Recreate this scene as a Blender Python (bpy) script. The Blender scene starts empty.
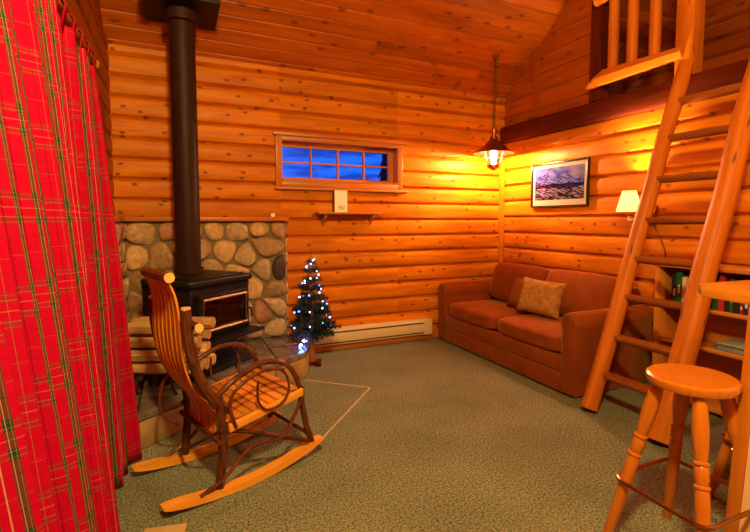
import bpy, bmesh, math, random
from mathutils import Vector, Matrix
R_ = random.Random(7)
PI = math.pi
scn = bpy.context.scene
COL = scn.collection

# ------------------------------------------------------------------ mesh builder
class MB:
    def __init__(s): s.v=[]; s.f=[]; s.g=[]; s.r=[]
    def add(s, vs, fs, gs=None, rn=None, M=None):
        o=len(s.v); rn = R_.random() if rn is None else rn
        for i,p in enumerate(vs):
            g = gs[i] if gs else p
            s.v.append((M@Vector(p)) if M is not None else Vector(p)); s.g.append(tuple(g)); s.r.append(rn if not isinstance(rn,list) else rn[i])
        for f in fs: s.f.append([o+i for i in f])
        return s
    def box(s, x0,x1,y0,y1,z0,z1, bev=0.0, M=None, axis=None, rn=None, seg=2):
        bm=bmesh.new(); bmesh.ops.create_cube(bm,size=1)
        sx,sy,sz=x1-x0,y1-y0,z1-z0
        for v in bm.verts: v.co=Vector(((v.co.x+.5)*sx+x0,(v.co.y+.5)*sy+y0,(v.co.z+.5)*sz+z0))
        if bev>0: bmesh.ops.bevel(bm,geom=list(bm.edges),offset=min(bev,.45*min(sx,sy,sz)),segments=seg,profile=.5,affect='EDGES')
        bm.verts.index_update()
        d=[sx,sy,sz]; a=axis if axis is not None else d.index(max(d))
        of=[R_.uniform(0,20) for _ in range(3)]
        o=[k for k in range(3) if k!=a]
        vs=[tuple(v.co) for v in bm.verts]
        gs=[(p[a]+of[0],p[o[0]]+of[1],p[o[1]]+of[2]) for p in vs]
        s.add(vs,[[v.index for v in f.verts] for f in bm.faces],gs,rn,M); bm.free(); return s
    def tube(s, pts, rad, seg=10, M=None, rn=None, wob=0.0, caps=True, flat=None, closed=False):
        pts=[Vector(p) for p in pts]; n=len(pts)
        if not isinstance(rad,(list,tuple)): rad=[rad]*n
        vs=[];gs=[];fs=[]; of=[R_.uniform(0,20) for _ in range(3)]; L=0; up=None
        for i in range(n):
            if closed: t=pts[(i+1)%n]-pts[i-1]
            else: t=pts[min(i+1,n-1)]-pts[max(i-1,0)]
            t.normalize()
            if up is None:
                up=Vector((0,0,1)) if abs(t.z)<.9 else Vector((1,0,0))
            b=t.cross(up); b.normalize(); up=b.cross(t); up.normalize()
            if i: L+=(pts[i]-pts[i-1]).length
            for k in range(seg):
                a=2*PI*k/seg; r=rad[i]*(1+wob*R_.uniform(-1,1))
                ca,sa=math.cos(a),math.sin(a)
                if flat is not None: sa=max(sa*1.0,-10) if sa<flat else flat
                vs.append(pts[i]+b*(r*ca)+up*(r*sa)); gs.append((L+of[0],r*ca*2+of[1],r*sa*2+of[2]))
        m=n if closed else n-1
        for i in range(m):
            for k in range(seg):
                j=(i+1)%n
                fs.append([i*seg+k,i*seg+(k+1)%seg,j*seg+(k+1)%seg,j*seg+k])
        if caps and not closed:
            fs.append([k for k in range(seg)][::-1]); fs.append([(n-1)*seg+k for k in range(seg)])
        s.add(vs,fs,gs,rn,M); return s
    def lathe(s, prof, c=(0,0,0), seg=24, M=None, rn=None):
        vs=[];fs=[];gs=[]; n=len(prof); of=R_.uniform(0,20)
        for r,z in prof:
            for k in range(seg):
                a=2*PI*k/seg; vs.append((c[0]+r*math.cos(a),c[1]+r*math.sin(a),c[2]+z)); gs.append((z+of,r*math.cos(a)*2,r*math.sin(a)*2+of))
        for i in range(n-1):
            for k in range(seg): fs.append([i*seg+k,i*seg+(k+1)%seg,(i+1)*seg+(k+1)%seg,(i+1)*seg+k])
        if prof[0][0]>1e-4: fs.append([k for k in range(seg)][::-1])
        if prof[-1][0]>1e-4: fs.append([(n-1)*seg+k for k in range(seg)])
        s.add(vs,fs,gs,rn,M); return s
    def prism(s, poly, z0, z1, M=None, rn=None, bev=0.0, axis=0):
        # polygon in xy, extruded along z
        bm=bmesh.new(); vv=[bm.verts.new((x,y,z0)) for x,y in poly]; f=bm.faces.new(vv)
        r=bmesh.ops.extrude_face_region(bm,geom=[f]); 
        for e in r['geom']:
            if isinstance(e,bmesh.types.BMVert): e.co.z=z1
        bmesh.ops.recalc_face_normals(bm,faces=list(bm.faces))
        if bev>0:
            cap=[e for e in bm.edges if abs(e.verts[0].co.z-e.verts[1].co.z)<1e-6]
            bmesh.ops.bevel(bm,geom=cap,offset=bev,segments=2,profile=.5,affect='EDGES')
        bm.verts.index_update(); of=[R_.uniform(0,20) for _ in range(3)]
        vs=[tuple(v.co) for v in bm.verts]; o=[k for k in range(3) if k!=axis]
        gs=[(p[axis]+of[0],p[o[0]]+of[1],p[o[1]]+of[2]) for p in vs]
        s.add(vs,[[v.index for v in f.verts] for f in bm.faces],gs,rn,M); bm.free(); return s
    def cushion(s, size, M, n=10, e=5.0, puff=0.0, rn=None, fluff=0.0):
        hx,hy,hz=[q/2 for q in size]; vs=[];fs=[]; idx={}
        def vert(p):
            k=tuple(round(c,5) for c in p)
            if k in idx: return idx[k]
            d=(sum(abs(c)**e for c in p))**(1/e); q=[c/d for c in p]
            z=q[2]*(1+puff*(1-q[0]**2)*(1-q[1]**2))
            f=1+fluff*R_.uniform(-1,1)
            vs.append((q[0]*hx*f,q[1]*hy*f,z*hz*f)); idx[k]=len(vs)-1; return idx[k]
        for a in range(3):
            for sg in (-1,1):
                for i in range(n):
                    for j in range(n):
                        def P(i,j):
                            p=[0,0,0]; p[a]=sg; p[(a+1)%3]=-1+2*i/n; p[(a+2)%3]=-1+2*j/n; return p
                        q=[vert(P(i,j)),vert(P(i+1,j)),vert(P(i+1,j+1)),vert(P(i,j+1))]
                        fs.append(q if sg>0 else q[::-1])
        s.add(vs,fs,None,rn,M); return s
    def pillow(s, w, h, t, M, n=14, rn=None, fluff=0.0):
        vs=[];fs=[]
        for sg in (-1,1):
            o=len(vs)
            for i in range(n+1):
                for j in range(n+1):
                    x=-1+2*i/n; y=-1+2*j/n
                    pin=1-.05*(1-abs(x)**2)*0-.07*(1-x*x)*abs(y)**3
                    pin2=1-.07*(1-y*y)*abs(x)**3
                    z=((1-x**4)*(1-y**4))**.55
                    f=fluff*R_.uniform(-1,1)*(z>.02)
                    vs.append((x*w/2*pin2,y*h/2*pin,sg*(z*t/2+.004)+f))
            for i in range(n):
                for j in range(n):
                    a=o+i*(n+1)+j; q=[a,a+n+1,a+n+2,a+1]; fs.append(q if sg>0 else q[::-1])
        m=(n+1)**2; ring=[(i,0) for i in range(n)]+[(n,j) for j in range(n)]+[(i,n) for i in range(n,0,-1)]+[(0,j) for j in range(n,0,-1)]
        ids=[i*(n+1)+j for i,j in ring]
        for k in range(len(ids)):
            a,b=ids[k],ids[(k+1)%len(ids)]; fs.append([a+0,b+0,b+m,a+m][::-1])
        s.add(vs,fs,None,rn,M); return s
    def build(s, name, mat, parent=None, origin=None, local=False, smooth=True, ang=35):
        me=bpy.data.meshes.new(name)
        W=Matrix.Identity(4)
        if parent is not None:
            W=MW.get(parent.name,W)
        elif origin is not None: W=Matrix.Translation(Vector(origin))
        I=W.inverted()
        vs=s.v if local else [I@p for p in s.v]
        me.from_pydata([tuple(p) for p in vs],[],s.f)
        a=me.attributes.new('gc','FLOAT_VECTOR','POINT'); a.data.foreach_set('vector',[c for g in s.g for c in g])
        a=me.attributes.new('rn','FLOAT','POINT'); a.data.foreach_set('value',s.r)
        me.materials.append(mat)
        bm=bmesh.new(); bm.from_mesh(me); bmesh.ops.recalc_face_normals(bm,faces=list(bm.faces)); bm.to_mesh(me); bm.free()
        if smooth:
            me.shade_smooth(); me.set_sharp_from_angle(angle=math.radians(ang))
        o=bpy.data.objects.new(name,me); COL.objects.link(o)
        if parent is not None:
            o.parent=parent; MW[o.name]=W
        else:
            if origin is not None: o.location=origin
            MW[o.name]=W
        return o
MW={}
def thing(name,label,cat,loc=(0,0,0),rotz=0,group=None):
    o=bpy.data.objects.new(name,None); COL.objects.link(o); o.empty_display_size=.1
    o.location=loc; o.rotation_euler=(0,0,rotz)
    MW[o.name]=Matrix.Translation(Vector(loc))@Matrix.Rotation(rotz,4,'Z')
    return tag(o,label,cat,group)
def tag(o,label,cat,group=None):
    o['label']=label; o['category']=cat
    if group: o['group']=group
    return o
def struct(o): o['kind']='structure'; return o
def dup(root,loc,rotz,label,group=None):
    r=root.copy(); COL.objects.link(r); r.location=loc; r.rotation_euler=(0,0,rotz); r['label']=label
    if group: r['group']=group
    for ch in list(root.children):
        c=ch.copy(); COL.objects.link(c); c.parent=r
        for g in list(ch.children):
            d=g.copy(); COL.objects.link(d); d.parent=c
    return r
def curve(pts,n=8):
    P=[Vector(p) for p in pts]; out=[]
    for i in range(len(P)-1):
        p0=P[max(i-1,0)];p1=P[i];p2=P[i+1];p3=P[min(i+2,len(P)-1)]
        for k in range(n):
            t=k/n
            out.append(.5*((2*p1)+(p2-p0)*t+(2*p0-5*p1+4*p2-p3)*t*t+(3*p1-p0-3*p2+p3)*t**3))
    out.append(P[-1]); return out
def frame(o,x,y,z):   # matrix with given axes
    M=Matrix.Identity(4)
    for i,a in enumerate((Vector(x).normalized(),Vector(y).normalized(),Vector(z).normalized())):
        for k in range(3): M[k][i]=a[k]
    M.translation=Vector(o); return M

# ------------------------------------------------------------------ materials
def mat(name):
    m=bpy.data.materials.new(name); m.use_nodes=True; nt=m.node_tree; b=nt.nodes['Principled BSDF']; return m,nt,b
def plain(name,c,rough=.5,metal=0,var=0.0,bump=0.0,sc=30,coat=0,spec=.5):
    m,nt,b=mat(name); b.inputs['Base Color'].default_value=(*c,1); b.inputs['Roughness'].default_value=rough; b.inputs['Metallic'].default_value=metal
    b.inputs['Coat Weight'].default_value=coat; b.inputs['Specular IOR Level'].default_value=spec
    L=nt.links
    if var or bump:
        tc=nt.nodes.new('ShaderNodeTexCoord'); n=nt.nodes.new('ShaderNodeTexNoise'); n.inputs['Scale'].default_value=sc; n.inputs['Detail'].default_value=4
        L.new(tc.outputs['Object'],n.inputs['Vector'])
        if var:
            mp=nt.nodes.new('ShaderNodeMapRange'); mp.inputs[1].default_value=.3; mp.inputs[2].default_value=.7; mp.inputs[3].default_value=1-var; mp.inputs[4].default_value=1+var
            L.new(n.outputs['Fac'],mp.inputs[0])
            mx=nt.nodes.new('ShaderNodeVectorMath'); mx.operation='SCALE'; mx.inputs[0].default_value=c; L.new(mp.outputs[0],mx.inputs['Scale']); L.new(mx.outputs[0],b.inputs['Base Color'])
        if bump:
            bp=nt.nodes.new('ShaderNodeBump'); bp.inputs['Strength'].default_value=bump; bp.inputs['Distance'].default_value=.01
            L.new(n.outputs['Fac'],bp.inputs['Height']); L.new(bp.outputs[0],b.inputs['Normal'])
    return m
def wood(name,lo,hi,knot=(.13,.03,.006),rough=.42,gs=(1.6,16,16),ks=(3.2,8,8),kth=.13,tone=(.8,1.15),coat=.12,spec=.3,kfrac=.45,kd='3D'):
    m,nt,b=mat(name); b.inputs['Specular IOR Level'].default_value=spec; N=nt.nodes; L=nt.links
    a=N.new('ShaderNodeAttribute'); a.attribute_name='gc'; r=N.new('ShaderNodeAttribute'); r.attribute_name='rn'
    mp=N.new('ShaderNodeVectorMath'); mp.operation='MULTIPLY'; mp.inputs[1].default_value=gs; L.new(a.outputs['Vector'],mp.inputs[0])
    n=N.new('ShaderNodeTexNoise'); n.inputs['Scale'].default_value=1; n.inputs['Detail'].default_value=5; n.inputs['Roughness'].default_value=.6; n.inputs['Distortion'].default_value=.6; L.new(mp.outputs[0],n.inputs['Vector'])
    cr=N.new('ShaderNodeValToRGB'); cr.color_ramp.elements[0].position=.32; cr.color_ramp.elements[0].color=(*lo,1); cr.color_ramp.elements[1].position=.66; cr.color_ramp.elements[1].color=(*hi,1); L.new(n.outputs['Fac'],cr.inputs[0])
    col=cr.outputs[0]
    if kth>0:
        n2=N.new('ShaderNodeTexNoise'); n2.inputs['Scale'].default_value=14; L.new(a.outputs['Vector'],n2.inputs['Vector'])
        ad=N.new('ShaderNodeVectorMath'); ad.operation='MULTIPLY'; ad.inputs[1].default_value=ks; L.new(a.outputs['Vector'],ad.inputs[0])
        sc=N.new('ShaderNodeVectorMath'); sc.operation='MULTIPLY_ADD'; sc.inputs[1].default_value=(.22,.22,.22); L.new(n2.outputs['Color'],sc.inputs[0]); L.new(ad.outputs[0],sc.inputs[2])
        v=N.new('ShaderNodeTexVoronoi'); v.voronoi_dimensions=kd; v.inputs['Scale'].default_value=1; v.inputs['Randomness'].default_value=.95; L.new(sc.outputs[0],v.inputs['Vector'])
        k=N.new('ShaderNodeMapRange'); k.interpolation_type='SMOOTHSTEP'; k.inputs[1].default_value=kth*.6; k.inputs[2].default_value=kth*1.35; k.inputs[3].default_value=1; k.inputs[4].default_value=0; L.new(v.outputs['Distance'],k.inputs[0])
        sp=N.new('ShaderNodeSeparateColor'); L.new(v.outputs['Color'],sp.inputs[0])
        gt=N.new('ShaderNodeMath'); gt.operation='GREATER_THAN'; gt.inputs[1].default_value=kfrac; L.new(sp.outputs[0],gt.inputs[0])
        mu=N.new('ShaderNodeMath'); mu.operation='MULTIPLY'; L.new(k.outputs[0],mu.inputs[0]); L.new(gt.outputs[0],mu.inputs[1])
        m2=N.new('ShaderNodeMath'); m2.operation='MULTIPLY'; m2.inputs[1].default_value=.8; L.new(mu.outputs[0],m2.inputs[0])
        mx=N.new('ShaderNodeMix'); mx.data_type='RGBA'; L.new(m2.outputs[0],mx.inputs[0]); L.new(col,mx.inputs[6]); mx.inputs[7].default_value=(*knot,1); col=mx.outputs[2]
    tm=N.new('ShaderNodeMapRange'); tm.inputs[3].default_value=tone[0]; tm.inputs[4].default_value=tone[1]; L.new(r.outputs['Fac'],tm.inputs[0])
    s=N.new('ShaderNodeVectorMath'); s.operation='SCALE'; L.new(col,s.inputs[0]); L.new(tm.outputs[0],s.inputs['Scale'])
    L.new(s.outputs[0],b.inputs['Base Color']); b.inputs['Roughness'].default_value=rough; b.inputs['Coat Weight'].default_value=coat; b.inputs['Coat Roughness'].default_value=.3
    bp=N.new('ShaderNodeBump'); bp.inputs['Strength'].default_value=.12; bp.inputs['Distance'].default_value=.004; L.new(n.outputs['Fac'],bp.inputs['Height']); L.new(bp.outputs[0],b.inputs['Normal'])
    return m
def emit(name,c,st):
    m,nt,b=mat(name); b.inputs['Base Color'].default_value=(*c,1); b.inputs['Emission Color'].default_value=(*c,1); b.inputs['Emission Strength'].default_value=st; return m
def glassy(name,tint=(1,1,1),gloss=.12,rough=.03):
    m,nt,b=mat(name); N=nt.nodes; L=nt.links; N.remove(b); o=N['Material Output']
    t=N.new('ShaderNodeBsdfTransparent'); t.inputs[0].default_value=(*tint,1); g=N.new('ShaderNodeBsdfGlossy'); g.inputs['Roughness'].default_value=rough
    mx=N.new('ShaderNodeMixShader'); mx.inputs[0].default_value=gloss; L.new(t.outputs[0],mx.inputs[1]); L.new(g.outputs[0],mx.inputs[2]); L.new(mx.outputs[0],o.inputs[0]); return m
def vcol(name,rough=.9):
    m,nt,b=mat(name); b.inputs['Specular IOR Level'].default_value=.03; a=nt.nodes.new('ShaderNodeAttribute'); a.attribute_name='gc'; nt.links.new(a.outputs['Color'],b.inputs['Base Color']); b.inputs['Roughness'].default_value=rough; return m

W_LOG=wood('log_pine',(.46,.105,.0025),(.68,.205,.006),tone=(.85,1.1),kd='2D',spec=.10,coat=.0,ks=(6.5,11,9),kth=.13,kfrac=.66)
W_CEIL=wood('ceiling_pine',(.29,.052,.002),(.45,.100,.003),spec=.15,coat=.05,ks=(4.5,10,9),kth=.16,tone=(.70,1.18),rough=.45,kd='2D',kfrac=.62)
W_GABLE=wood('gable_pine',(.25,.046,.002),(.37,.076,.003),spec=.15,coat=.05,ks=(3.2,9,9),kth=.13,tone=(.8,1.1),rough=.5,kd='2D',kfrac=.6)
W_BEAM=wood('dark_beam',(.060,.007,.001),(.12,.016,.002),kth=.1,tone=(.85,1.05),rough=.65,coat=0,spec=.08)
W_POLE=wood('peeled_pole',(.39,.090,.003),(.57,.152,.006),kth=.12,tone=(.9,1.05),rough=.5,coat=.04,spec=.15)
W_RUNG=wood('rung_wood',(.20,.048,.005),(.33,.085,.008),kth=.1,tone=(.9,1.05),rough=.45)
W_STOOL=wood('stool_wood',(.41,.108,.005),(.51,.15,.007),kth=0,gs=(3,30,30),tone=(.97,1.03),rough=.28,coat=.4)
W_COUNTER=wood('counter_wood',(.50,.16,.010),(.64,.23,.018),kth=0,gs=(2,24,24),tone=(.95,1.05),rough=.3,coat=.3)
W_SLAT=wood('slat_wood',(.58,.17,.014),(.76,.26,.024),kth=0,gs=(4,50,50),tone=(.62,1.12),rough=.35,coat=.3)
W_RUNNER=wood('runner_wood',(.70,.25,.020),(.82,.34,.036),kth=0,gs=(3,40,40),tone=(.95,1.05),rough=.35,coat=.3)
W_BARK=wood('bark',(.030,.008,.003),(.16,.036,.008),kth=0,gs=(14,40,40),tone=(.8,1.2),rough=.5,coat=.1,spec=.25)
W_CUT=wood('cut_end',(.70,.36,.10),(.82,.48,.16),kth=0,tone=(.95,1.05),rough=.6,coat=0)
W_FIRE=wood('split_firewood',(.36,.17,.055),(.72,.40,.15),knot=(.12,.05,.02),gs=(3,40,40),kth=.08,tone=(.7,1.1),rough=.75,coat=0)
W_TRIM=wood('window_trim_wood',(.40,.10,.010),(.56,.17,.016),kth=0,tone=(.95,1.05),rough=.4)
W_SHELF=wood('shelf_wood',(.42,.125,.012),(.56,.18,.018),kth=0,tone=(.9,1.1),rough=.45)
M_BLACK=plain('stove_black',(.010,.007,.006),.45,.0,spec=.2)
M_PIPE=plain('pipe_black',(.030,.009,.005),.5,.0,var=.2,sc=12,spec=.14)
M_IRON=plain('rack_iron',(.012,.009,.008),.5,.0,spec=.2)
M_BRONZE=plain('bronze_ring',(.36,.16,.06),.28,1.0)
M_BRASS=plain('door_trim_metal',(.55,.27,.12),.45,.35)
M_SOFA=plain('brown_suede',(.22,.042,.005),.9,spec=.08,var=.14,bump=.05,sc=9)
M_SOFA_SHADED=plain('brown_suede_shaded',(.17,.032,.004),.9,spec=.08,var=.14,bump=.05,sc=9)  # same suede, darker: shade on back frame and left back cushion put into colour
for _m in (M_SOFA,M_SOFA_SHADED):
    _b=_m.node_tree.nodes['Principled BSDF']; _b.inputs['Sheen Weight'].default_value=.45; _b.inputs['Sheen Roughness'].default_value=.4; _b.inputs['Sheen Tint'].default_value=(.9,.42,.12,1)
M_FUR=plain('fluffy_tan',(.36,.155,.040),.95,spec=.05,var=.3,bump=.8,sc=26)
M_DARKP=plain('dark_pillow',(.20,.060,.014),.9,spec=.05,var=.2,bump=.2,sc=30)
M_PIPING=plain('sofa_piping',(.18,.065,.02),.8)
M_HEAT=plain('heater_enamel',(.66,.50,.26),.4)
M_SLOT=plain('heater_slot',(.05,.035,.02),.6)
M_WHITE=plain('card_white',(.80,.68,.48),.6)
M_INK=plain('ink',(.06,.04,.03),.7)
M_SPINE=plain('spine_brown',(.16,.05,.02),.6)
M_FRAMEB=plain('picture_frame_black',(.02,.014,.012),.3)
M_MATB=plain('picture_mount',(.40,.30,.20),.9,spec=.03)
M_PRINT=vcol('mountain_print')
M_CREAM=plain('cream_panel',(.74,.46,.22),.6)
M_BLUE=plain('blue_plastic',(.01,.05,.42),.4)
M_STRIP=plain('carpet_strip_metal',(.62,.46,.26),.4,.3)
M_BOARD=plain('pale_board',(.56,.36,.15),.5,var=.1,sc=8)
M_COPPER=plain('lantern_copper',(.30,.085,.03),.32,.9)
M_CORD=plain('cord_dark',(.05,.02,.01),.6)
M_GLASS=glassy('window_glass',(1,1,1),.02)
M_LGLASS=glassy('lantern_glass',(1,.93,.82),.14)
M_SGLASS=glassy('stove_glass',(.35,.30,.28),.22,.05)
M_BULB=emit('bulb_warm',(1,.66,.42),4300)
M_BULB2=emit('bulb_warm_small',(1,.68,.34),8500)
M_FAIRY=emit('fairy_light',(.30,.42,1.0),14)
M_FAIRYB=emit('fairy_light_blue',(.06,.14,1.0),16)
M_NEEDLE=plain('tree_needles',(.010,.030,.018),.6,var=.35,sc=20)
M_WIRE=plain('light_wire',(.01,.03,.015),.6)
M_TRUNK=plain('tree_trunk',(.34,.10,.02),.7,var=.3,sc=20)
M_CHINK=plain('dark_chinking',(.10,.028,.006),.8)

def stone_mat():
    m,nt,b=mat('river_stone'); N=nt.nodes; L=nt.links
    r=N.new('ShaderNodeAttribute'); r.attribute_name='rn'
    cr=N.new('ShaderNodeValToRGB'); cr.color_ramp.interpolation='LINEAR'
    cols=[(0,(.36,.19,.075)),(.2,(.56,.32,.14)),(.4,(.40,.25,.12)),(.6,(.58,.32,.12)),(.78,(.28,.15,.06)),(.93,(.46,.19,.07)),(1,(.060,.026,.024))]
    while len(cr.color_ramp.elements)<len(cols): cr.color_ramp.elements.new(.5)
    for e,(p,c) in zip(cr.color_ramp.elements,cols): e.position=p; e.color=(*c,1)
    L.new(r.outputs['Fac'],cr.inputs[0])
    tc=N.new('ShaderNodeTexCoord'); n=N.new('ShaderNodeTexNoise'); n.inputs['Scale'].default_value=26; n.inputs['Detail'].default_value=6; n.inputs['Roughness'].default_value=.65; L.new(tc.outputs['Object'],n.inputs['Vector'])
    mp=N.new('ShaderNodeMapRange'); mp.inputs[1].default_value=.3; mp.inputs[2].default_value=.7; mp.inputs[3].default_value=.6; mp.inputs[4].default_value=1.35; L.new(n.outputs['Fac'],mp.inputs[0])
    s=N.new('ShaderNodeVectorMath'); s.operation='SCALE'; L.new(cr.outputs[0],s.inputs[0]); L.new(mp.outputs[0],s.inputs['Scale']); L.new(s.outputs[0],b.inputs['Base Color']); b.inputs['Roughness'].default_value=.6
    bp=N.new('ShaderNodeBump'); bp.inputs['Strength'].default_value=.4; bp.inputs['Distance'].default_value=.01; L.new(n.outputs['Fac'],bp.inputs['Height']); L.new(bp.outputs[0],b.inputs['Normal'])
    return m
M_STONE=stone_mat()
M_MORTAR=plain('mortar',(.20,.135,.060),.9,var=.2,bump=.5,sc=60)
M_SLAB=plain('hearth_slab',(.17,.12,.085),.22,var=.35,bump=.15,sc=12,coat=.4)
M_BLOCK=plain('hearth_block',(.34,.20,.08),.6,var=.25,bump=.3,sc=14)

def carpet_mat():
    m,nt,b=mat('carpet_green'); N=nt.nodes; L=nt.links
    tc=N.new('ShaderNodeTexCoord')
    n=N.new('ShaderNodeTexNoise'); n.inputs['Scale'].default_value=95; n.inputs['Detail'].default_value=3; n.inputs['Roughness'].default_value=.8; L.new(tc.outputs['Object'],n.inputs['Vector'])
    n3=N.new('ShaderNodeTexNoise'); n3.inputs['Scale'].default_value=2.5; n3.inputs['Detail'].default_value=4; L.new(tc.outputs['Object'],n3.inputs['Vector'])
    cr=N.new('ShaderNodeValToRGB'); cr.color_ramp.elements[0].position=.36; cr.color_ramp.elements[0].color=(.042,.050,.030,1); cr.color_ramp.elements[1].position=.64; cr.color_ramp.elements[1].color=(.33,.325,.20,1); L.new(n.outputs['Fac'],cr.inputs[0])
    mp=N.new('ShaderNodeMapRange'); mp.inputs[1].default_value=.3; mp.inputs[2].default_value=.7; mp.inputs[3].default_value=.85; mp.inputs[4].default_value=1.15; L.new(n3.outputs['Fac'],mp.inputs[0])
    s=N.new('ShaderNodeVectorMath'); s.operation='SCALE'; L.new(cr.outputs[0],s.inputs[0]); L.new(mp.outputs[0],s.inputs['Scale'])
    L.new(s.outputs[0],b.inputs['Base Color']); b.inputs['Roughness'].default_value=.95; b.inputs['Specular IOR Level'].default_value=.1
    bp=N.new('ShaderNodeBump'); bp.inputs['Strength'].default_value=.7; bp.inputs['Distance'].default_value=.012; L.new(n.outputs['Fac'],bp.inputs['Height']); L.new(bp.outputs[0],b.inputs['Normal'])
    return m
M_CARPET=carpet_mat()

def tartan_mat():
    m,nt,b=mat('tartan_cloth'); N=nt.nodes; L=nt.links
    a=N.new('ShaderNodeAttribute'); a.attribute_name='gc'; sp=N.new('ShaderNodeSeparateXYZ'); L.new(a.outputs['Vector'],sp.inputs[0])
    red=(.40,.001,.022); dred=(.20,.001,.011); grn=(.018,.040,.016); wht=(.40,.27,.15); yel=(.20,.13,.03)
    st=[(0,red),(.06,dred),(.075,red),(.20,grn),(.218,yel),(.227,grn),(.27,wht),(.279,grn),(.30,red),(.375,wht),(.384,red),(.46,grn),(.478,wht),(.487,grn),(.53,yel),(.539,grn),(.56,red),(.74,dred),(.755,red),(.87,yel),(.877,red)]
    outs=[]
    for ax,per in ((0,.21),(1,.20)):
        d=N.new('ShaderNodeMath'); d.operation='DIVIDE'; d.inputs[1].default_value=per; L.new(sp.outputs[ax],d.inputs[0])
        fr=N.new('ShaderNodeMath'); fr.operation='FRACT'; L.new(d.outputs[0],fr.inputs[0])
        cr=N.new('ShaderNodeValToRGB'); cr.color_ramp.interpolation='CONSTANT'
        while len(cr.color_ramp.elements)<len(st): cr.color_ramp.elements.new(.99)
        for e,(p,c) in zip(cr.color_ramp.elements,st): e.position=p; e.color=(*c,1)
        L.new(fr.outputs[0],cr.inputs[0]); outs.append(cr.outputs[0])
    mx=N.new('ShaderNodeMix'); mx.data_type='RGBA'; mx.inputs[0].default_value=.24; L.new(outs[0],mx.inputs[6]); L.new(outs[1],mx.inputs[7])
    L.new(mx.outputs[2],b.inputs['Base Color']); b.inputs['Roughness'].default_value=.9; b.inputs['Specular IOR Level'].default_value=.08
    b.inputs['Sheen Weight'].default_value=0.0
    return m
M_TARTAN=tartan_mat()
def shade_mat():
    m,nt,b=mat('lamp_shade_cloth'); N=nt.nodes; L=nt.links
    t=N.new('ShaderNodeBsdfTranslucent'); t.inputs[0].default_value=(.95,.80,.56,1); mx=N.new('ShaderNodeMixShader'); mx.inputs[0].default_value=.55
    b.inputs['Base Color'].default_value=(.85,.70,.48,1); b.inputs['Roughness'].default_value=.9
    L.new(b.outputs[0],mx.inputs[1]); L.new(t.outputs[0],mx.inputs[2]); L.new(mx.outputs[0],N['Material Output'].inputs[0]); return m
M_SHADE=shade_mat()

# ------------------------------------------------------------------ room constants (camera above the origin)
D=4.178; WX=3.383; LX=-.43; FY=-2.3; ZC=2.572; SL=.78; RIDGE=.9; LOFTX=5.0
ceil=lambda y: ZC+SL*(D-y) if y>RIDGE else ZC+SL*(D-RIDGE)-SL*(RIDGE-y)

# floor
fl=MB().box(LX-.15,WX+.15,FY-.1,D+.15,-.1,0).build('floor',M_CARPET); struct(fl)
# log walls: half-round courses, one mesh per wall
def logs(mb,u0,u1,z0,z1,pitch,base,dep,place,n=8):
    k=math.floor((z0-base)/pitch)
    while base+k*pitch<z1-1e-6:
        a=base+k*pitch; b=a+pitch; rr=random.Random(k*31+int(u0*100)+int(pitch*1e4)); off=(rr.uniform(0,30),k*1.37,0); rn=rr.random()
        zs=[a+pitch*i/n for i in range(n+1)]
        zs=[z for z in zs if z0+1e-4<z<z1-1e-4]; zs=[max(a,z0)]+[z for z in zs if z>max(a,z0)+1e-4 and z<min(b,z1)-1e-4]+[min(b,z1)]
        vs=[];gs=[];fs=[]; nu=max(1,int((u1-u0)/.5))
        for z in zs:
            t=(z-a)/pitch*2-1; d=dep*max(0,(1-abs(t)**4.2))**.5
            for i in range(nu+1):
                u=u0+(u1-u0)*i/nu; vs.append(place(u,z,d)); gs.append((u+off[0],z*1.0+off[1],off[2]))
        w=nu+1
        for j in range(len(zs)-1):
            for i in range(nu): fs.append([j*w+i,j*w+i+1,(j+1)*w+i+1,(j+1)*w+i])
        mb.add(vs,fs,gs,rn); k+=1
# back wall with window hole
WX0,WX1,WZ0,WZ1=.885,2.055,1.600,1.965
wb=MB(); DEP=.040
pl=lambda u,z,d:(u,D-d+.012,z)
for u0,u1,z0,z1 in ((LX-.1,WX0,0,ZC+.02),(WX1,WX+.1,0,ZC+.02),(WX0,WX1,0,WZ0),(WX0,WX1,WZ1,ZC+.02)):
    logs(wb,u0,u1,z0,z1,.16,.612-.64,DEP,pl)
    wb.box(u0,u1,D+.014,D+.16,z0,z1)
struct(wb.build('wall_back',W_LOG,ang=25))
# right wall below the loft
wr=MB(); logs(wr,FY,D+.05,0,2.12,.17,.60-.68,DEP,lambda u,z,d:(WX-d+.012,u,z)); wr.box(WX+.014,WX+.12,FY,D,0,2.1); struct(wr.build('wall_right',W_LOG,ang=25))
# left wall
wl=MB(); 
for y in range(1): logs(wl,FY,D+.05,0,2.6,.16,.612-.64,.03,lambda u,z,d:(LX+d-.012,u,z))
wl.box(LX-.12,LX-.014,FY,D,0,2.6)
# gable upper part of left wall: planks clipped by the roof slope
def planks(mb,x,y0,y1,z0,z1,place,h=.17,th=.02):
    z=z0
    while z<z1:
        za,zb=z+.004,min(z+h,z1)
        def lim(zz): return D-(zz-ZC)/SL if zz>ZC else D
        def low(zz): return RIDGE-((ZC+SL*(D-RIDGE))-zz)/SL
        a0,b0=max(y0,low(za)),min(y1,lim(za)); a1,b1=max(y0,low(zb)),min(y1,lim(zb))
        if b0>a0 and b1>a1:
            rr=random.Random(int(z*1000)+int(x*77)); o=rr.uniform(0,20)
            vs=[place(a0,za,0),place(b0,za,0),place(b1,zb,0),place(a1,zb,0),place(a0,za,th),place(b0,za,th),place(b1,zb,th),place(a1,zb,th)]
            gs=[(p[1]+o,p[2]+o,0) for p in vs]
            # small bevelled lower edge reads as a groove
            mb.add(vs,[[0,1,2,3],[4,5,6,7],[0,1,5,4],[1,2,6,5],[2,3,7,6],[3,0,4,7]],gs,rr.random())
        z+=h
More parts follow.
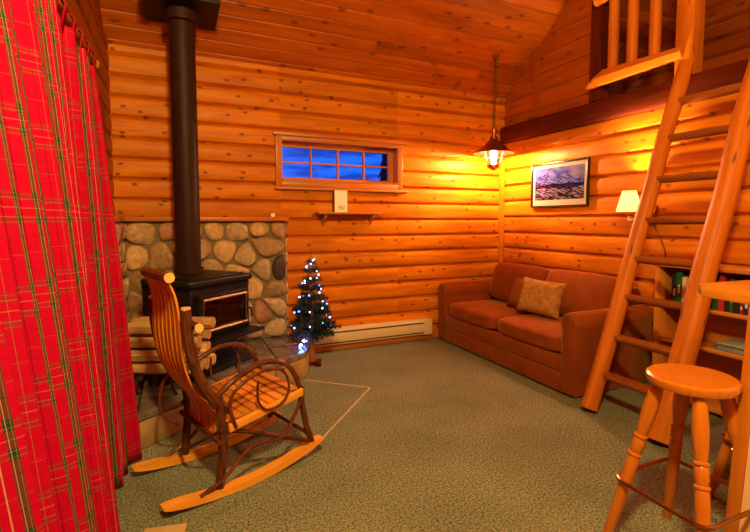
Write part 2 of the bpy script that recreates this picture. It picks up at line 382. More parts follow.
planks(wl,LX,FY,D,2.6,5.2,lambda y,z,d:(LX-.02+d,y,z)); 
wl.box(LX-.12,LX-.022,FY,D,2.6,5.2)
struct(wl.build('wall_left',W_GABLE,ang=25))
# gable above the beam, between the corner and the loft opening
wg=MB(); planks(wg,WX,2.93,D,2.2,4.2,lambda y,z,d:(WX+.018-d,y,z))
wg.prism([(2.93,2.2),(D,2.2),(D,ZC),(2.93,ceil(2.93))],WX+.02,WX+.1,M=Matrix(((0,0,1,0),(1,0,0,0),(0,1,0,0),(0,0,0,1))))
struct(wg.build('wall_gable',W_GABLE,ang=25))
# loft shell
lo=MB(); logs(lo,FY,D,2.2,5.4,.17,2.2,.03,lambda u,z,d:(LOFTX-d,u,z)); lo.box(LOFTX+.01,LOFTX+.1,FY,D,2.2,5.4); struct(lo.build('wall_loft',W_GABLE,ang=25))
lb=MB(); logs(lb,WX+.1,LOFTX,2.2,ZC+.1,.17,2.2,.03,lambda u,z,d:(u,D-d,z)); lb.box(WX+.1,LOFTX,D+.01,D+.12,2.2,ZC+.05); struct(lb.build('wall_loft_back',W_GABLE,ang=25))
lf=MB()
for i in range(11):
    x=WX+.02+i*.145; lf.box(x,x+.143,FY,D,2.19,2.262,bev=.003)
struct(lf.build('floor_loft',W_GABLE))
# ceilings: tongue and groove boards on both slopes
cm=MB(); bw=.115
def boards(y0,sgn,n):
    dy=bw/math.hypot(1,SL)
    for i in range(n):
        ya=y0+sgn*i*dy; yb=ya+sgn*(dy-.004); rr=random.Random(i*17+3)
        xs=[LX-.12]; 
        while xs[-1]<LOFTX+.1: xs.append(min(xs[-1]+rr.uniform(1.6,3.6),LOFTX+.1))
        for j in range(len(xs)-1):
            o=rr.uniform(0,30); x0,x1=xs[j],xs[j+1]-.002
            nz=(SL*1.0)
            pts=[]; g=[]
            for (y,dz) in ((ya,.012),(ya+sgn*.005,0),(yb-sgn*.005,0),(yb,.012)):
                for x in (x0,x1): pts.append((x,y,ceil(y)+dz)); g.append((x+o,abs(y-y0)*1.27+i*.7,o))
            for y in (ya,yb):
                for x in (x0,x1): pts.append((x,y,ceil(y)+.05)); g.append((x+o,y,o))
            fs=[[0,1,3,2],[2,3,5,4],[4,5,7,6],[8,9,11,10],[0,1,9,8],[6,7,11,10]]
            cm.add(pts,fs,g,rr.random())
dy=bw/math.hypot(1,SL)
boards(D+.12,-1,int((D+.12-RIDGE)/dy)+1)
boards(FY-.1,1,int((RIDGE-FY+.1)/dy)+1)
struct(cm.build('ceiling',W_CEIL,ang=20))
# wall behind the camera
wf=MB(); wf.box(LX-.12,LOFTX+.1,FY-.12,FY,0,ceil(FY)+.05); struct(wf.build('wall_front',W_GABLE))

# beam, battens, corner post, baseboard
bm_=MB()
ys=[FY+.02+(D-.02-FY-.02)*i/24 for i in range(25)]
bm_.box(WX-.085,WX+.012,FY,D-.035,2.085,2.265,bev=.03,axis=1,seg=3)
struct(bm_.build('trim_1',W_BEAM))
def roughpost(name,x0,x1,y0,y1,z0,z1,m,wob=.006):
    mb=MB(); n=14; vs=[];fs=[]; o=R_.uniform(0,9); gs=[]
    for i in range(n+1):
        z=z0+(z1-z0)*i/n
        for (x,y) in ((x0,y0),(x1,y0),(x1,y1),(x0,y1)):
            p=(x+R_.uniform(-wob,wob),y+R_.uniform(-wob,wob),z); vs.append(p); gs.append((z+o,p[0],p[1]))
    for i in range(n):
        for k in range(4): fs.append([i*4+k,i*4+(k+1)%4,(i+1)*4+(k+1)%4,(i+1)*4+k])
    fs+= [[0,1,2,3],[n*4,n*4+1,n*4+2,n*4+3]]
    mb.add(vs,fs,gs); return struct(mb.build(name,m,ang=30))
roughpost('trim_2',WX-.075,WX-.030,D-.080,D-.035,.62,2.075,W_LOG)
roughpost('trim_3',WX-.035,WX-.002,3.63,3.69,2.28,ceil(3.69)-.02,W_GABLE,.004)
roughpost('trim_4',WX-.035,WX+.06,2.865,2.985,2.28,ceil(2.985)-.02,W_BEAM,.004)
bb=MB().box(.95,2.485,D-.055,D-.03,.0,.085,bev=.006); struct(bb.build('baseboard_back',W_TRIM))
bb=MB().box(WX-.05,WX-.03,FY,D-.06,0,.085,bev=.006); struct(bb.build('baseboard_right',W_TRIM))

# ------------------------------------------------------------------ window
wroot=MB()
fx0,fx1,fz0,fz1=.838,2.10,1.542,1.998
yb=D-.052
wroot.box(fx0,fx0+.05,yb,D-.02,fz0,fz1,bev=.004); wroot.box(fx1-.05,fx1,yb,D-.02,fz0,fz1,bev=.004)
wroot.box(fx0+.05,fx1-.05,yb,D-.02,fz1-.042,fz1,bev=.004); wroot.box(fx0+.05,fx1-.05,yb,D-.02,fz0,fz0+.05,bev=.004)
wroot.box(fx0-.02,fx1+.06,yb-.012,D-.02,fz1,fz1+.03,bev=.004); wroot.box(fx0-.01,fx1+.05,yb-.012,D-.02,fz0-.022,fz0,bev=.004)
win=struct(wroot.build('window_1',W_TRIM))
jm=MB()
jm.box(WX0-.012,WX0+.012,yb+.002,D+.15,WZ0,WZ1); jm.box(WX1-.012,WX1+.012,yb+.002,D+.15,WZ0,WZ1)
jm.box(WX0,WX1,yb+.002,D+.15,WZ0-.012,WZ0+.01); jm.box(WX0,WX1,yb+.002,D+.15,WZ1-.01,WZ1+.012)
jm.build('window_jamb',W_TRIM,win)
sm=MB(); sy0,sy1=D+.06,D+.10
sm.box(WX0+.012,WX0+.035,sy0,sy1,WZ0+.01,WZ1-.01); sm.box(WX1-.06,WX1-.012,sy0,sy1,WZ0+.01,WZ1-.01)
sm.box(WX0+.035,WX1-.06,sy0,sy1,WZ0+.01,WZ0+.04); sm.box(WX0+.035,WX1-.06,sy0,sy1,WZ1-.05,WZ1-.01)
sash=sm.build('window_sash',W_TRIM,win)
gx0,gx1=WX0+.035,WX1-.06
for k in range(1,4):
    x=gx0+(gx1-gx0)*k/4; MB().box(x-.008,x+.008,sy0,sy1,WZ0+.04,WZ1-.05).build('muntin',W_TRIM,win)
MB().box(gx0,gx1,sy0+.004,sy1-.004,(WZ0+WZ1)/2-.013,(WZ0+WZ1)/2+.003).build('muntin',W_TRIM,win)
MB().box(gx0,gx1,sy0+.018,sy0+.022,WZ0+.03,WZ1-.04).build('window_glass',M_GLASS,win,smooth=False)

# trees and snow bank outside the window
def conifer(loc,h,w,label):
    t=thing('spruce_tree',label,'tree',loc)
    mb=MB()
    for i in range(16):
        z=h*(.08+.9*i/16); r=w*(1-i/16.5)
        n=9; vs=[(loc[0],loc[1],loc[2]+z+h*.10)]
        for k in range(n*2):
            a=2*PI*k/(n*2)+i; rr=r*(1 if k%2 else .55); vs.append((loc[0]+rr*math.cos(a),loc[1]+rr*math.sin(a),loc[2]+z-(.05 if k%2 else 0)*h*.5))
        mb.add(vs,[[0,k+1,(k+1)%(n*2)+1] for k in range(n*2)])
    mb.build('foliage',plain('spruce_outside',(.006,.012,.016),.9),t,smooth=False)
    MB().tube([loc,(loc[0],loc[1],loc[2]+h*.9)],[.12,.03],8).build('trunk',M_TRUNK,t)
conifer((3.80,8.2,-.4),3.35,.62,'dark spruce outside the window, at the right end of the panes')
gr=MB().box(-9,14,D+.3,26,-.6,-.4).build('ground_outside',plain('snow_outside',(.5,.55,.65),.8)); struct(gr)

# ------------------------------------------------------------------ camera / world / lights
cam=bpy.data.cameras.new('camera'); co=bpy.data.objects.new('camera',cam); COL.objects.link(co)
cam.sensor_width=36; cam.lens=458.4*36/750; cam.shift_x=(375-384.9)/750; cam.shift_y=(250.5-266)/750; cam.clip_start=.02
yaw,pitch=.4318,-.0672
co.location=(0,0,1.25); co.rotation_euler=(PI/2+pitch,0,-yaw); scn.camera=co
w=bpy.data.worlds.new('dusk'); scn.world=w; w.use_nodes=True; nt=w.node_tree; bg=nt.nodes['Background']
tc=nt.nodes.new('ShaderNodeTexCoord'); mpn=nt.nodes.new('ShaderNodeMapping'); mpn.inputs['Scale'].default_value=(11,11,60); nz=nt.nodes.new('ShaderNodeTexNoise'); nz.inputs['Scale'].default_value=1.0; nz.inputs['Detail'].default_value=4
cr=nt.nodes.new('ShaderNodeValToRGB'); cr.color_ramp.elements[0].position=.38; cr.color_ramp.elements[0].color=(.003,.045,.42,1); cr.color_ramp.elements[1].position=.6; cr.color_ramp.elements[1].color=(.012,.14,.95,1)
nt.links.new(tc.outputs['Generated'],mpn.inputs[0]); nt.links.new(mpn.outputs[0],nz.inputs['Vector']); nt.links.new(nz.outputs['Fac'],cr.inputs[0]); nt.links.new(cr.outputs[0],bg.inputs[0]); bg.inputs[1].default_value=1.3
def plight(name,loc,P,c,rad):
    l=bpy.data.lights.new(name,'POINT'); l.energy=P; l.color=c; l.shadow_soft_size=rad; o=bpy.data.objects.new(name,l); COL.objects.link(o); o.location=loc; return o
PEND=(2.96,3.80,1.945)
TL=(3.18,2.425,1.372)
def alight(name,loc,P,c,size,spread=170):
    l=bpy.data.lights.new(name,'AREA'); l.shape='DISK'; l.size=size; l.energy=P; l.color=c; l.spread=math.radians(spread); o=bpy.data.objects.new(name,l); COL.objects.link(o); o.location=loc; return o
plight('entry_ceiling_light',(.20,.0,2.85),425,(1,.78,.28),.12)
plight('kitchen_ceiling_light',(1.9,-1.2,2.5),75,(1,.72,.32),.12)
scn.view_settings.view_transform='Standard'; scn.view_settings.look='None'; scn.view_settings.exposure=0; scn.view_settings.gamma=1
scn.cycles.use_denoising=True
scn.cycles.max_bounces=8; scn.cycles.diffuse_bounces=5

# ------------------------------------------------------------------ stone hearth wall
def cells(x0,x1,y0,y1,step,rr):
    pts=[]
    nx=max(1,round((x1-x0)/step)); ny=max(1,round((y1-y0)/(step*.9)))
    for j in range(ny):
        for i in range(nx):
            pts.append((x0+(x1-x0)*(i+.5+(.25 if j%2 else -.25)+rr.uniform(-.3,.3))/nx, y0+(y1-y0)*(j+.5+rr.uniform(-.3,.3))/ny))
    out=[]
    for a in pts:
        poly=[(x0,y0),(x1,y0),(x1,y1),(x0,y1)]
        for b in pts:
            if a is b: continue
            mx,my=(a[0]+b[0])/2,(a[1]+b[1])/2; nx_,ny_=b[0]-a[0],b[1]-a[1]; new=[]
            for k in range(len(poly)):
                p,q=poly[k],poly[(k+1)%len(poly)]
                dp=(p[0]-mx)*nx_+(p[1]-my)*ny_; dq=(q[0]-mx)*nx_+(q[1]-my)*ny_
                if dp<=0: new.append(p)
                if dp*dq<0:
                    t=dp/(dp-dq); new.append((p[0]+(q[0]-p[0])*t,p[1]+(q[1]-p[1])*t))
            poly=new
            if len(poly)<3: break
        if len(poly)>=3: out.append(poly)
    return out
def stones(mb,x0,x1,y0,y1,step,place,dep,seed,gap=.007,forced=None):
    rr=random.Random(seed)
    for poly in cells(x0,x1,y0,y1,step,rr):
        cx=sum(p[0] for p in poly)/len(poly); cy=sum(p[1] for p in poly)/len(poly)
        rad=min(math.hypot(p[0]-cx,p[1]-cy) for p in poly)
        sh=max(.3,1-gap/max(rad,.02)); poly=[(cx+(p[0]-cx)*sh,cy+(p[1]-cy)*sh) for p in poly]
        for _ in range(3):
            q=[]
            for k in range(len(poly)):
                p,n=poly[k],poly[(k+1)%len(poly)]
                q.append((p[0]*.75+n[0]*.25,p[1]*.75+n[1]*.25)); q.append((p[0]*.25+n[0]*.75,p[1]*.25+n[1]*.75))
            poly=q
        vs=[];fs=[]; n=len(poly); d=dep*rr.uniform(.7,1.25); tx,ty=rr.uniform(-.25,.25),rr.uniform(-.25,.25)
        for s,h in ((1,-.02),(1,.25),(.93,.62),(.78,.87),(.5,1.0),(.2,1.05)):
            for p in poly:
                u,v=(p[0]-cx)*s,(p[1]-cy)*s
                vs.append(place(cx+u,cy+v,d*h+(u*tx+v*ty)*(h>.3)))
        for k in range(5):
            for i in range(n): fs.append([k*n+i,k*n+(i+1)%n,(k+1)*n+(i+1)%n,(k+1)*n+i])
        fs.append([5*n+i for i in range(n)])
        rn=rr.random()*.95
        if forced and forced(cx,cy): rn=1.0
        mb.add(vs,fs,None,rn)
SX1=.905; SY=D-.10
HZ=.205
hw=thing('stone_hearth_wall','river stone wall of mixed brown cobbles behind the black stove','stone wall',(.24,D-.1,HZ))
st=MB(); stones(st,LX+.075,SX1,HZ+.004,1.235,.192,lambda u,v,d:(u,SY-d,v),.035,5,forced=lambda x,z:(x>.78 and .82<z<.98))
stones(st,D-1.2,SY-.03,HZ+.004,1.235,.16,lambda u,v,d:(LX+.065+d,u,v),.03,8)
stones(st,SY+.005,D-.035,HZ+.004,1.235,.15,lambda u,v,d:(SX1-.0+d,u,v),.02,9)
st.build('stone_facing',M_STONE,hw,ang=60)
mo=MB(); mo.box(LX+.0,SX1,SY,D-.031,HZ+.002,1.235); mo.box(LX+.016,LX+.065,D-1.22,SY,HZ+.002,1.235); mo.build('mortar_bed',M_MORTAR,hw)
lg=MB(); lg.box(LX+.02,SX1+.02,SY-.055,D-.03,1.237,1.272,bev=.006); lg.box(LX+.018,LX+.10,D-1.22,SY-.055,1.237,1.272,bev=.006); lg.build('wooden_ledge',W_TRIM,hw)
o=MB().box(.775,.812,D-.11,D-.075,1.2725,1.305,bev=.003).build('trinket_box',M_WHITE,origin=(.79,D-.09,1.2725)); tag(o,'tiny white box on the wooden ledge over the hearth stones','box')

# hearth platform
HP=[(LX+.02,2.60),(-.205,2.745),(.93,3.52),(1.0,3.72),(.985,4.14),(LX+.02,4.14)]
HZ=.205
hp=thing('hearth_platform','low raised stone hearth with dark slab top under the stove','hearth',(.3,3.5,0))
core=MB().prism([(x*.97 if x>0 else x,y+.01) for x,y in HP],.0,HZ-.045); core.build('mortar_core',M_MORTAR,hp)
fb=MB()
for (a,b) in ((HP[0],HP[1]),(HP[1],HP[2]),(HP[2],HP[3]),(HP[3],HP[4])):
    A=Vector((*a,0));B=Vector((*b,0)); dirv=(B-A).normalized(); nrm=Vector((dirv.y,-dirv.x,0)); Ln=(B-A).length
    n=max(1,round(Ln/.36))
    for k in range(n):
        s0=Ln*k/n+.004; s1=Ln*(k+1)/n-.004
        fb.box(s0,s1,-.05,.012+R_.uniform(-.004,.006),.0,HZ-.046,bev=.014,M=frame(A,dirv,nrm,(0,0,1)))
fb.build('side_blocks',M_BLOCK,hp)
sl=MB(); 
cuts=[LX+.02,-.205,.05,.38,.68,.93]
def yfront(x): 
    return 2.60+(x-HP[0][0])/(HP[1][0]-HP[0][0])*.145 if x<-.205 else 2.745+(x+.205)*.775/1.135
for i in range(len(cuts)-1):
    a,b=cuts[i]+.004,cuts[i+1]-.004; ya,yb_=yfront(a)-.015,yfront(b)-.015
    mid=(4.14+yfront((a+b)/2))/2+R_.uniform(-.1,.1)
    sl.prism([(a,ya),(b,yb_),(b,max(mid,yb_+.1)),(a,max(mid,ya+.1))],HZ-.045,HZ,bev=.006)
    sl.prism([(a,max(mid,ya+.1)+.008),(b,max(mid,yb_+.1)+.008),(b,4.14),(a,4.14)],HZ-.045,HZ,bev=.006)
sl.prism([(.934,3.515),(1.012,3.72),(.997,4.14),(.934,4.14)],HZ-.045,HZ,bev=.006)
sl.build('slab_top',M_SLAB,hp)

# ------------------------------------------------------------------ wood stove
F=Vector((.088,3.155,0)); fd=Vector((math.sin(math.radians(49)),math.cos(math.radians(49)),0)); sd=Vector((-fd.y,fd.x,0))
SWd,SDp=.60,.50
SM=frame(F,fd,sd,(0,0,1))   # local: x along front, y depth, z up ; front at y=0
ST=.86
wsv=thing('wood_stove','black cast iron wood stove with framed glass door, facing the room','stove',tuple(F+fd*SWd/2+sd*SDp/2+Vector((0,0,HZ))))
MB().box(.0,SWd,-.02,SDp,HZ,HZ+.035,bev=.008,M=SM).build('base_plate',M_BLACK,wsv)
MB().box(.10,SWd-.10,.07,SDp-.05,HZ+.03,.44,bev=.01,M=SM).build('pedestal',M_BLACK,wsv)
b=MB()
b.box(.02,SWd-.02,.03,SDp-.02,.42,.445,bev=.006,M=SM); b.box(.02,.05,.03,SDp-.02,.44,ST-.06,bev=.008,M=SM); b.box(SWd-.05,SWd-.02,.03,SDp-.02,.44,ST-.06,bev=.008,M=SM)
b.box(.05,SWd-.05,SDp-.05,SDp-.02,.44,ST-.06,M=SM); b.box(.02,SWd-.02,.03,SDp-.02,ST-.085,ST-.055,M=SM)
b.box(.05,SWd-.05,.03,.05,.44,.485,M=SM); b.box(.05,SWd-.05,.03,.05,ST-.13,ST-.08,M=SM); b.box(.05,.11,.03,.05,.48,ST-.12,M=SM); b.box(SWd-.11,SWd-.05,.03,.05,.48,ST-.12,M=SM)
b.build('body',M_BLACK,wsv)
t=MB(); t.prism([(0,.02),(.02,0),(SWd-.02,0),(SWd,.02),(SWd,SDp-.04),(SWd-.04,SDp),(.04,SDp),(0,SDp-.04)],ST-.055,ST-.012,M=SM,bev=.012); t.box(.05,SWd-.05,.05,SDp-.05,ST-.014,ST,bev=.008,M=SM); t.build('top_plate',M_BLACK,wsv)
MB().box(.0,SWd+.0,-.10,.04,.425,.448,bev=.006,M=SM).build('ash_lip',M_BLACK,wsv)
dr=MB(); dz0,dz1,dx0,dx1=.475,ST-.115,.065,SWd-.065
for q in ((dx0,dx1,dz0,dz0+.035),(dx0,dx1,dz1-.035,dz1),(dx0,dx0+.035,dz0+.035,dz1-.035),(dx1-.035,dx1,dz0+.035,dz1-.035)):
    dr.box(q[0],q[1],-.005,.03,q[2],q[3],bev=.006,M=SM)
door=dr.build('door',M_BLACK,wsv)
dt=MB(); e=.030
dt.tube([SM@Vector(p) for p in ((dx0+e,-.008,dz0+e),(dx1-e,-.008,dz0+e),(dx1-e,-.008,dz1-e),(dx0+e,-.008,dz1-e))],.010,6,closed=True); dt.build('door_trim',M_BRASS,door)
MB().box(dx0+.034,dx1-.034,.008,.014,dz0+.034,dz1-.034,M=SM).build('door_glass',M_SGLASS,door,smooth=False)
MB().tube([SM@Vector(p) for p in ((dx1-.02,-.01,.60),(dx1-.02,-.045,.60),(dx1-.02,-.05,.54))],.010,8).build('door_handle',M_BRONZE,door)
lgm=MB(); lgm.tube([SM@Vector((.14,.20,.49)),SM@Vector((.46,.26,.50))],.045,7,wob=.08); lgm.tube([SM@Vector((.18,.30,.56)),SM@Vector((.42,.16,.58))],.04,7,wob=.08)
o=lgm.build('fire_log',W_FIRE,wsv)
# stove pipe
PX,PY=.095,3.705
sp=thing('stove_pipe','tall black stove pipe rising from the stove to the ceiling','pipe',(PX,PY,ST))
MB().lathe([(.088,ST+.0),(.088,1.55),(.090,1.552),(.090,1.57),(.088,1.572),(.088,2.66)],(PX,PY,0),32).build('flue_tube',M_PIPE,sp)
MB().lathe([(.105,ST),(.105,ST+.03),(.09,ST+.04)],(PX,PY,0),32).build('base_collar',M_PIPE,sp)
MB().lathe([(.089,2.655),(.115,2.66),(.115,2.735),(.089,2.737)],(PX,PY,0),32).build('top_collar',M_PIPE,sp)
fbx=MB(); zb=2.738
fbx.box(PX-.245,PX+.245,PY-.25,PY+.245,zb,zb+.006); 
YZX=Matrix(((0,0,1,0),(1,0,0,0),(0,1,0,0),(0,0,0,1)))
side=[(PY-.25,zb+.006),(PY+.245,zb+.006),(PY+.245,ceil(PY+.245)-.004),(PY-.25,ceil(PY-.25)-.004)]
for xa in (PX-.245,PX+.237): fbx.prism(side,xa,xa+.008,M=YZX)
fbx.box(PX-.237,PX+.237,PY-.25,PY-.242,zb+.006,ceil(PY-.25)-.01)
o=fbx.build('flue_support_box',M_BLACK,origin=(PX,PY,zb)); tag(o,'square black metal box at the ceiling around the stove pipe','flue box')

# ------------------------------------------------------------------ firewood rack
ra=Vector((.905,-.425,0)).normalized(); rd=Vector((-ra.y,ra.x,0)); RO=Vector((-.325,2.985,0))
RM=frame(RO,ra,rd,(0,0,1))     # x along log, y depth (towards stove)
rk=thing('firewood_rack','black iron log rack with arched legs, on the hearth edge behind the rocking chair','log rack',tuple(RO+ra*.2+rd*.14+Vector((0,0,HZ))))
r=MB()
for x in (.07,.30):
    r.tube([RM@Vector(p) for p in curve([(x,.10,HZ+.006),(x,.05,HZ+.08),(x,.10,HZ+.135),(x,.20,HZ+.135),(x,.27,HZ+.08),(x,.24,HZ+.006)],5)],.008,6)
    r.tube([RM@Vector(p) for p in ((x,.005,HZ+.50),(x,.005,HZ+.14),(x,.295,HZ+.14),(x,.295,HZ+.50))],.008,6)
for y in (.08,.22): r.tube([RM@Vector((.02,y,HZ+.135)),RM@Vector((.42,y,HZ+.135))],.008,6)
r.build('rack_frame',M_IRON,rk)
rows=[(.155,[.06,.15,.235]),(.235,[.055,.145,.24]),(.312,[.06,.155,.24]),(.388,[.075,.17,.245])]
labs=[['front','middle','back'][k] for k in range(3)]; lev=['bottom layer','second layer','third layer','top layer']
for li,(zz,ysr) in enumerate(rows):
    for k,y in enumerate(ysr):
        rr=random.Random(li*7+k); L0=rr.uniform(-.03,.02); L1=.45+rr.uniform(-.03,.03); n=6
        ang0=rr.uniform(0,6); sec=[(.045*rr.uniform(.82,.98)*math.cos(ang0+2*PI*i/n),.039*rr.uniform(.84,1.0)*math.sin(ang0+2*PI*i/n)) for i in range(n)]
        base=RM@Vector((.2,y,HZ+zz)); mb=MB(); vs=[];gs=[]
        for x in (L0,.15,.3,L1):
            for (a_,b_) in sec:
                j=rr.uniform(-.003,.003); vs.append(RM@Vector((x,y+a_+j,HZ+.02+zz+b_+j))); gs.append((x+k*3+li,a_+k,b_+li))
        fs=[[i*n+q,i*n+(q+1)%n,(i+1)*n+(q+1)%n,(i+1)*n+q] for i in range(3) for q in range(n)]+[[q for q in range(n)],[3*n+q for q in range(n)]]
        mb.add(vs,fs,gs,rr.random())
        o=mb.build('split_log',W_FIRE,origin=tuple(base),smooth=False)
        tag(o,'split log in %s of the hearth rack, %s'%(lev[li],{'front':'at its front','middle':'in its middle','back':'nearest the stove'}[labs[k]]),'firewood','firewood on the hearth rack')
o=MB().lathe([(.0,0),(.04,0),(.045,.01),(.045,.12),(.03,.15),(.015,.16),(.015,.185),(.0,.185)],(-.262,2.80,HZ),16).build('plastic_bottle',M_BLUE,origin=(-.262,2.80,HZ)); tag(o,'small bright blue container on the hearth, half hidden by the curtain edge','container')

# ------------------------------------------------------------------ rocking chair (local u forward, v left, z up)
ang=math.atan2(.328,.945)
rc=thing('rocking_chair','bent twig rocking chair with orange slat seat and curved slat back, by the hearth','chair',(-.057,2.055,0),ang)
VW=.42
LM=lambda mb,n,m,p=rc: mb.build(n,m,p,local=True)
def runner(v):
    mb=MB(); pts=[(-.02,.055),(.09,.038),(.20,.024),(.33,.018),(.46,.022),(.58,.038),(.68,.060),(.79,.088)]
    pts=[(p.x,p.y) for p in curve([(a,b,0) for a,b in pts],3)]
    n=len(pts); vs=[];gs=[];fs=[]; o=R_.uniform(0,9)
    for i,(u,z) in enumerate(pts):
        hh=(.004,.011,.015,.017)[min(3,i,n-1-i)]
        for dv,dz in ((-.026,-hh),(.026,-hh),(.026,hh),(-.026,hh)): vs.append((u,v+dv,z+dz-.001)); gs.append((u+o,dv,dz))
    for i in range(n-1):
        for k in range(4): fs.append([i*4+k,i*4+(k+1)%4,(i+1)*4+(k+1)%4,(i+1)*4+k])
    fs+=[[0,1,2,3],[4*n-4,4*n-3,4*n-2,4*n-1]]
    mb.add(vs,fs,gs); LM(mb,'runner',W_RUNNER)
runner(0); runner(VW)
for v in (0,VW):
    s_=1 if v==0 else -1
    LM(MB().tube(curve([(.228,v,.035),(.245,v,.20),(.250,v,.32),(.232,v,.445),(.225,v,.47)],4),.021,8,wob=.12),'rear_leg',W_BARK)
    p=MB().tube(curve([(.228,v,.42),(.152,v-.0,.556),(.108,v,.72),(.100,v,.872)],4),[.024]*12+[.021],8,wob=.08); bp=LM(p,'back_post',W_BARK)
    LM(MB().tube([(.100,v,.868),(.100,v,.880)],.0205,8),'cut_end',W_CUT,bp)
    LM(MB().tube(curve([(.728,v,.085),(.696,v,.182),(.668,v,.32),(.660,v,.40)],4),.016,8,wob=.12),'front_leg',W_BARK)
    LM(MB().tube(curve([(.20,v,.43),(.263,v-.0,.491),(.361,v,.542),(.449,v,.566),(.546,v,.550),(.614,v,.493),(.655,v,.40),(.664,v,.30)],5),.0135,8,wob=.1),'arm_hoop',W_BARK)
    LM(MB().tube(curve([(.290,v-.048*s_,.315),(.262,v-.048*s_,.413),(.285,v-.048*s_,.48),(.36,v-.048*s_,.525),(.449,v-.048*s_,.545),(.54,v-.048*s_,.525)],5),.008,7,wob=.1),'arm_hoop',W_BARK)
    LM(MB().tube(curve([(.40,v-.050*s_,.50),(.396,v-.050*s_,.45),(.403,v-.050*s_,.396),(.444,v-.050*s_,.352),(.515,v-.050*s_,.358),(.562,v-.050*s_,.414),(.550,v-.050*s_,.495),(.50,v-.050*s_,.545)],5),.006,7,wob=.1),'arm_scroll',W_BARK)
    LM(MB().tube(curve([(.225,v-.012*s_,.310),(.40,v-.012*s_,.245),(.56,v-.012*s_,.165),(.70,v-.012*s_,.100)],4),.0105,8,wob=.1),'stretcher',W_BARK)
    LM(MB().tube(curve([(.13,v-.02*s_,.045),(.239,v-.02*s_,.085),(.353,v-.02*s_,.175),(.404,v-.02*s_,.190),(.54,v-.02*s_,.180),(.60,v-.02*s_,.245),(.665,v-.02*s_,.36)],4),.0095,8,wob=.1),'brace',W_BARK)
    LM(MB().box(.262,.655,v-.011-.030*s_,v+.011-.030*s_,-.026,.012,bev=.004,M=Matrix.Translation((0,0,.320-.262*.17))@Matrix.Rotation(0,4,'Y')@Matrix(((1,0,0,0),(0,1,0,0),(.17,0,1,0),(0,0,0,1)))),'seat_rail',W_RUNNER)
# seat slats run across, following a gentle sag
zs=lambda u:.342+(u-.26)*.17-.012*math.sin((u-.26)/.4*PI)
for k in range(9):
    u=.275+k*.0425
    LM(MB().box(u-.0205,u+.0205,-.018,VW+.018,zs(u)-.004,zs(u)+.006,bev=.003,axis=1),'seat_slat',W_SLAT)
# back slats: curved strips from the crest down below the seat
ns=7
for k in range(ns):
    f_=k/(ns-1)-.5; V=lambda w: .215+f_*w
    path=[(.048,V(.27),1.00),(.076,V(.285),.93),(.088,V(.305),.84),(.090,V(.325),.73),(.106,V(.325),.60),(.150,V(.30),.49),(.214,V(.27),.40),(.243,V(.27),.33),(.236,V(.28),.25)]
    pts=curve(path,3); mb=MB(); vs=[];gs=[];fs=[]; o=R_.uniform(0,9); n=len(pts)
    for i,p in enumerate(pts):
        for dv,du in ((-.0155,-.0045),(.0155,-.0045),(.0155,.0045),(-.0155,.0045)): vs.append((p.x+du,p.y+dv,p.z)); gs.append((p.z+o,dv,du))
    for i in range(n-1):
        for q in range(4): fs.append([i*4+q,i*4+(q+1)%4,(i+1)*4+(q+1)%4,(i+1)*4+q])
    fs+=[[0,1,2,3],[4*n-4,4*n-3,4*n-2,4*n-1]]; mb.add(vs,fs,gs); LM(mb,'back_slat',W_SLAT)
cr_=LM(MB().tube([(.055,.055,1.005),(.046,.22,1.010),(.055,.375,1.005)],.022,9,wob=.05),'crest_rail',W_BARK)
LM(MB().tube([(.055,.048,1.005),(.055,.057,1.005)],.0225,9),'cut_end',W_CUT,cr_)
cb=LM(MB().tube([(.135,-.045,.795),(.128,VW/2,.800),(.115,VW+.07,.805)],.019,9,wob=.1),'cross_bar',W_BARK)
LM(MB().tube([(.135,-.05,.795),(.135,-.044,.795)],.0195,9),'cut_end',W_CUT,cb)
LM(MB().tube([(.262,-.03,.395),(.262,VW+.03,.395)],.014,8,wob=.1),'lower_back_bar',W_BARK)
LM(MB().tube([(.225,-.02,.255),(.225,VW+.02,.255)],.013,8,wob=.1),'rear_stretcher',W_BARK)
LM(MB().tube([(.66,-.02,.365),(.66,VW+.02,.365)],.015,8,wob=.1),'front_bar',W_BARK)
LM(MB().tube([(.70,0,.14),(.70,VW,.14)],.010,8,wob=.1),'front_stretcher',W_BARK)
LM(MB().tube(curve([(.24,0,.30),(.18,VW*.5,.17),(.20,VW,.06)],5),.008,7,wob=.1),'cross_brace',W_BARK)
LM(MB().tube(curve([(.160,VW,.48),(.135,VW+.02,.42),(.122,VW+.025,.34),(.130,VW+.02,.27),(.20,VW,.20)],5),.008,7,wob=.1),'twig_loop',W_BARK)

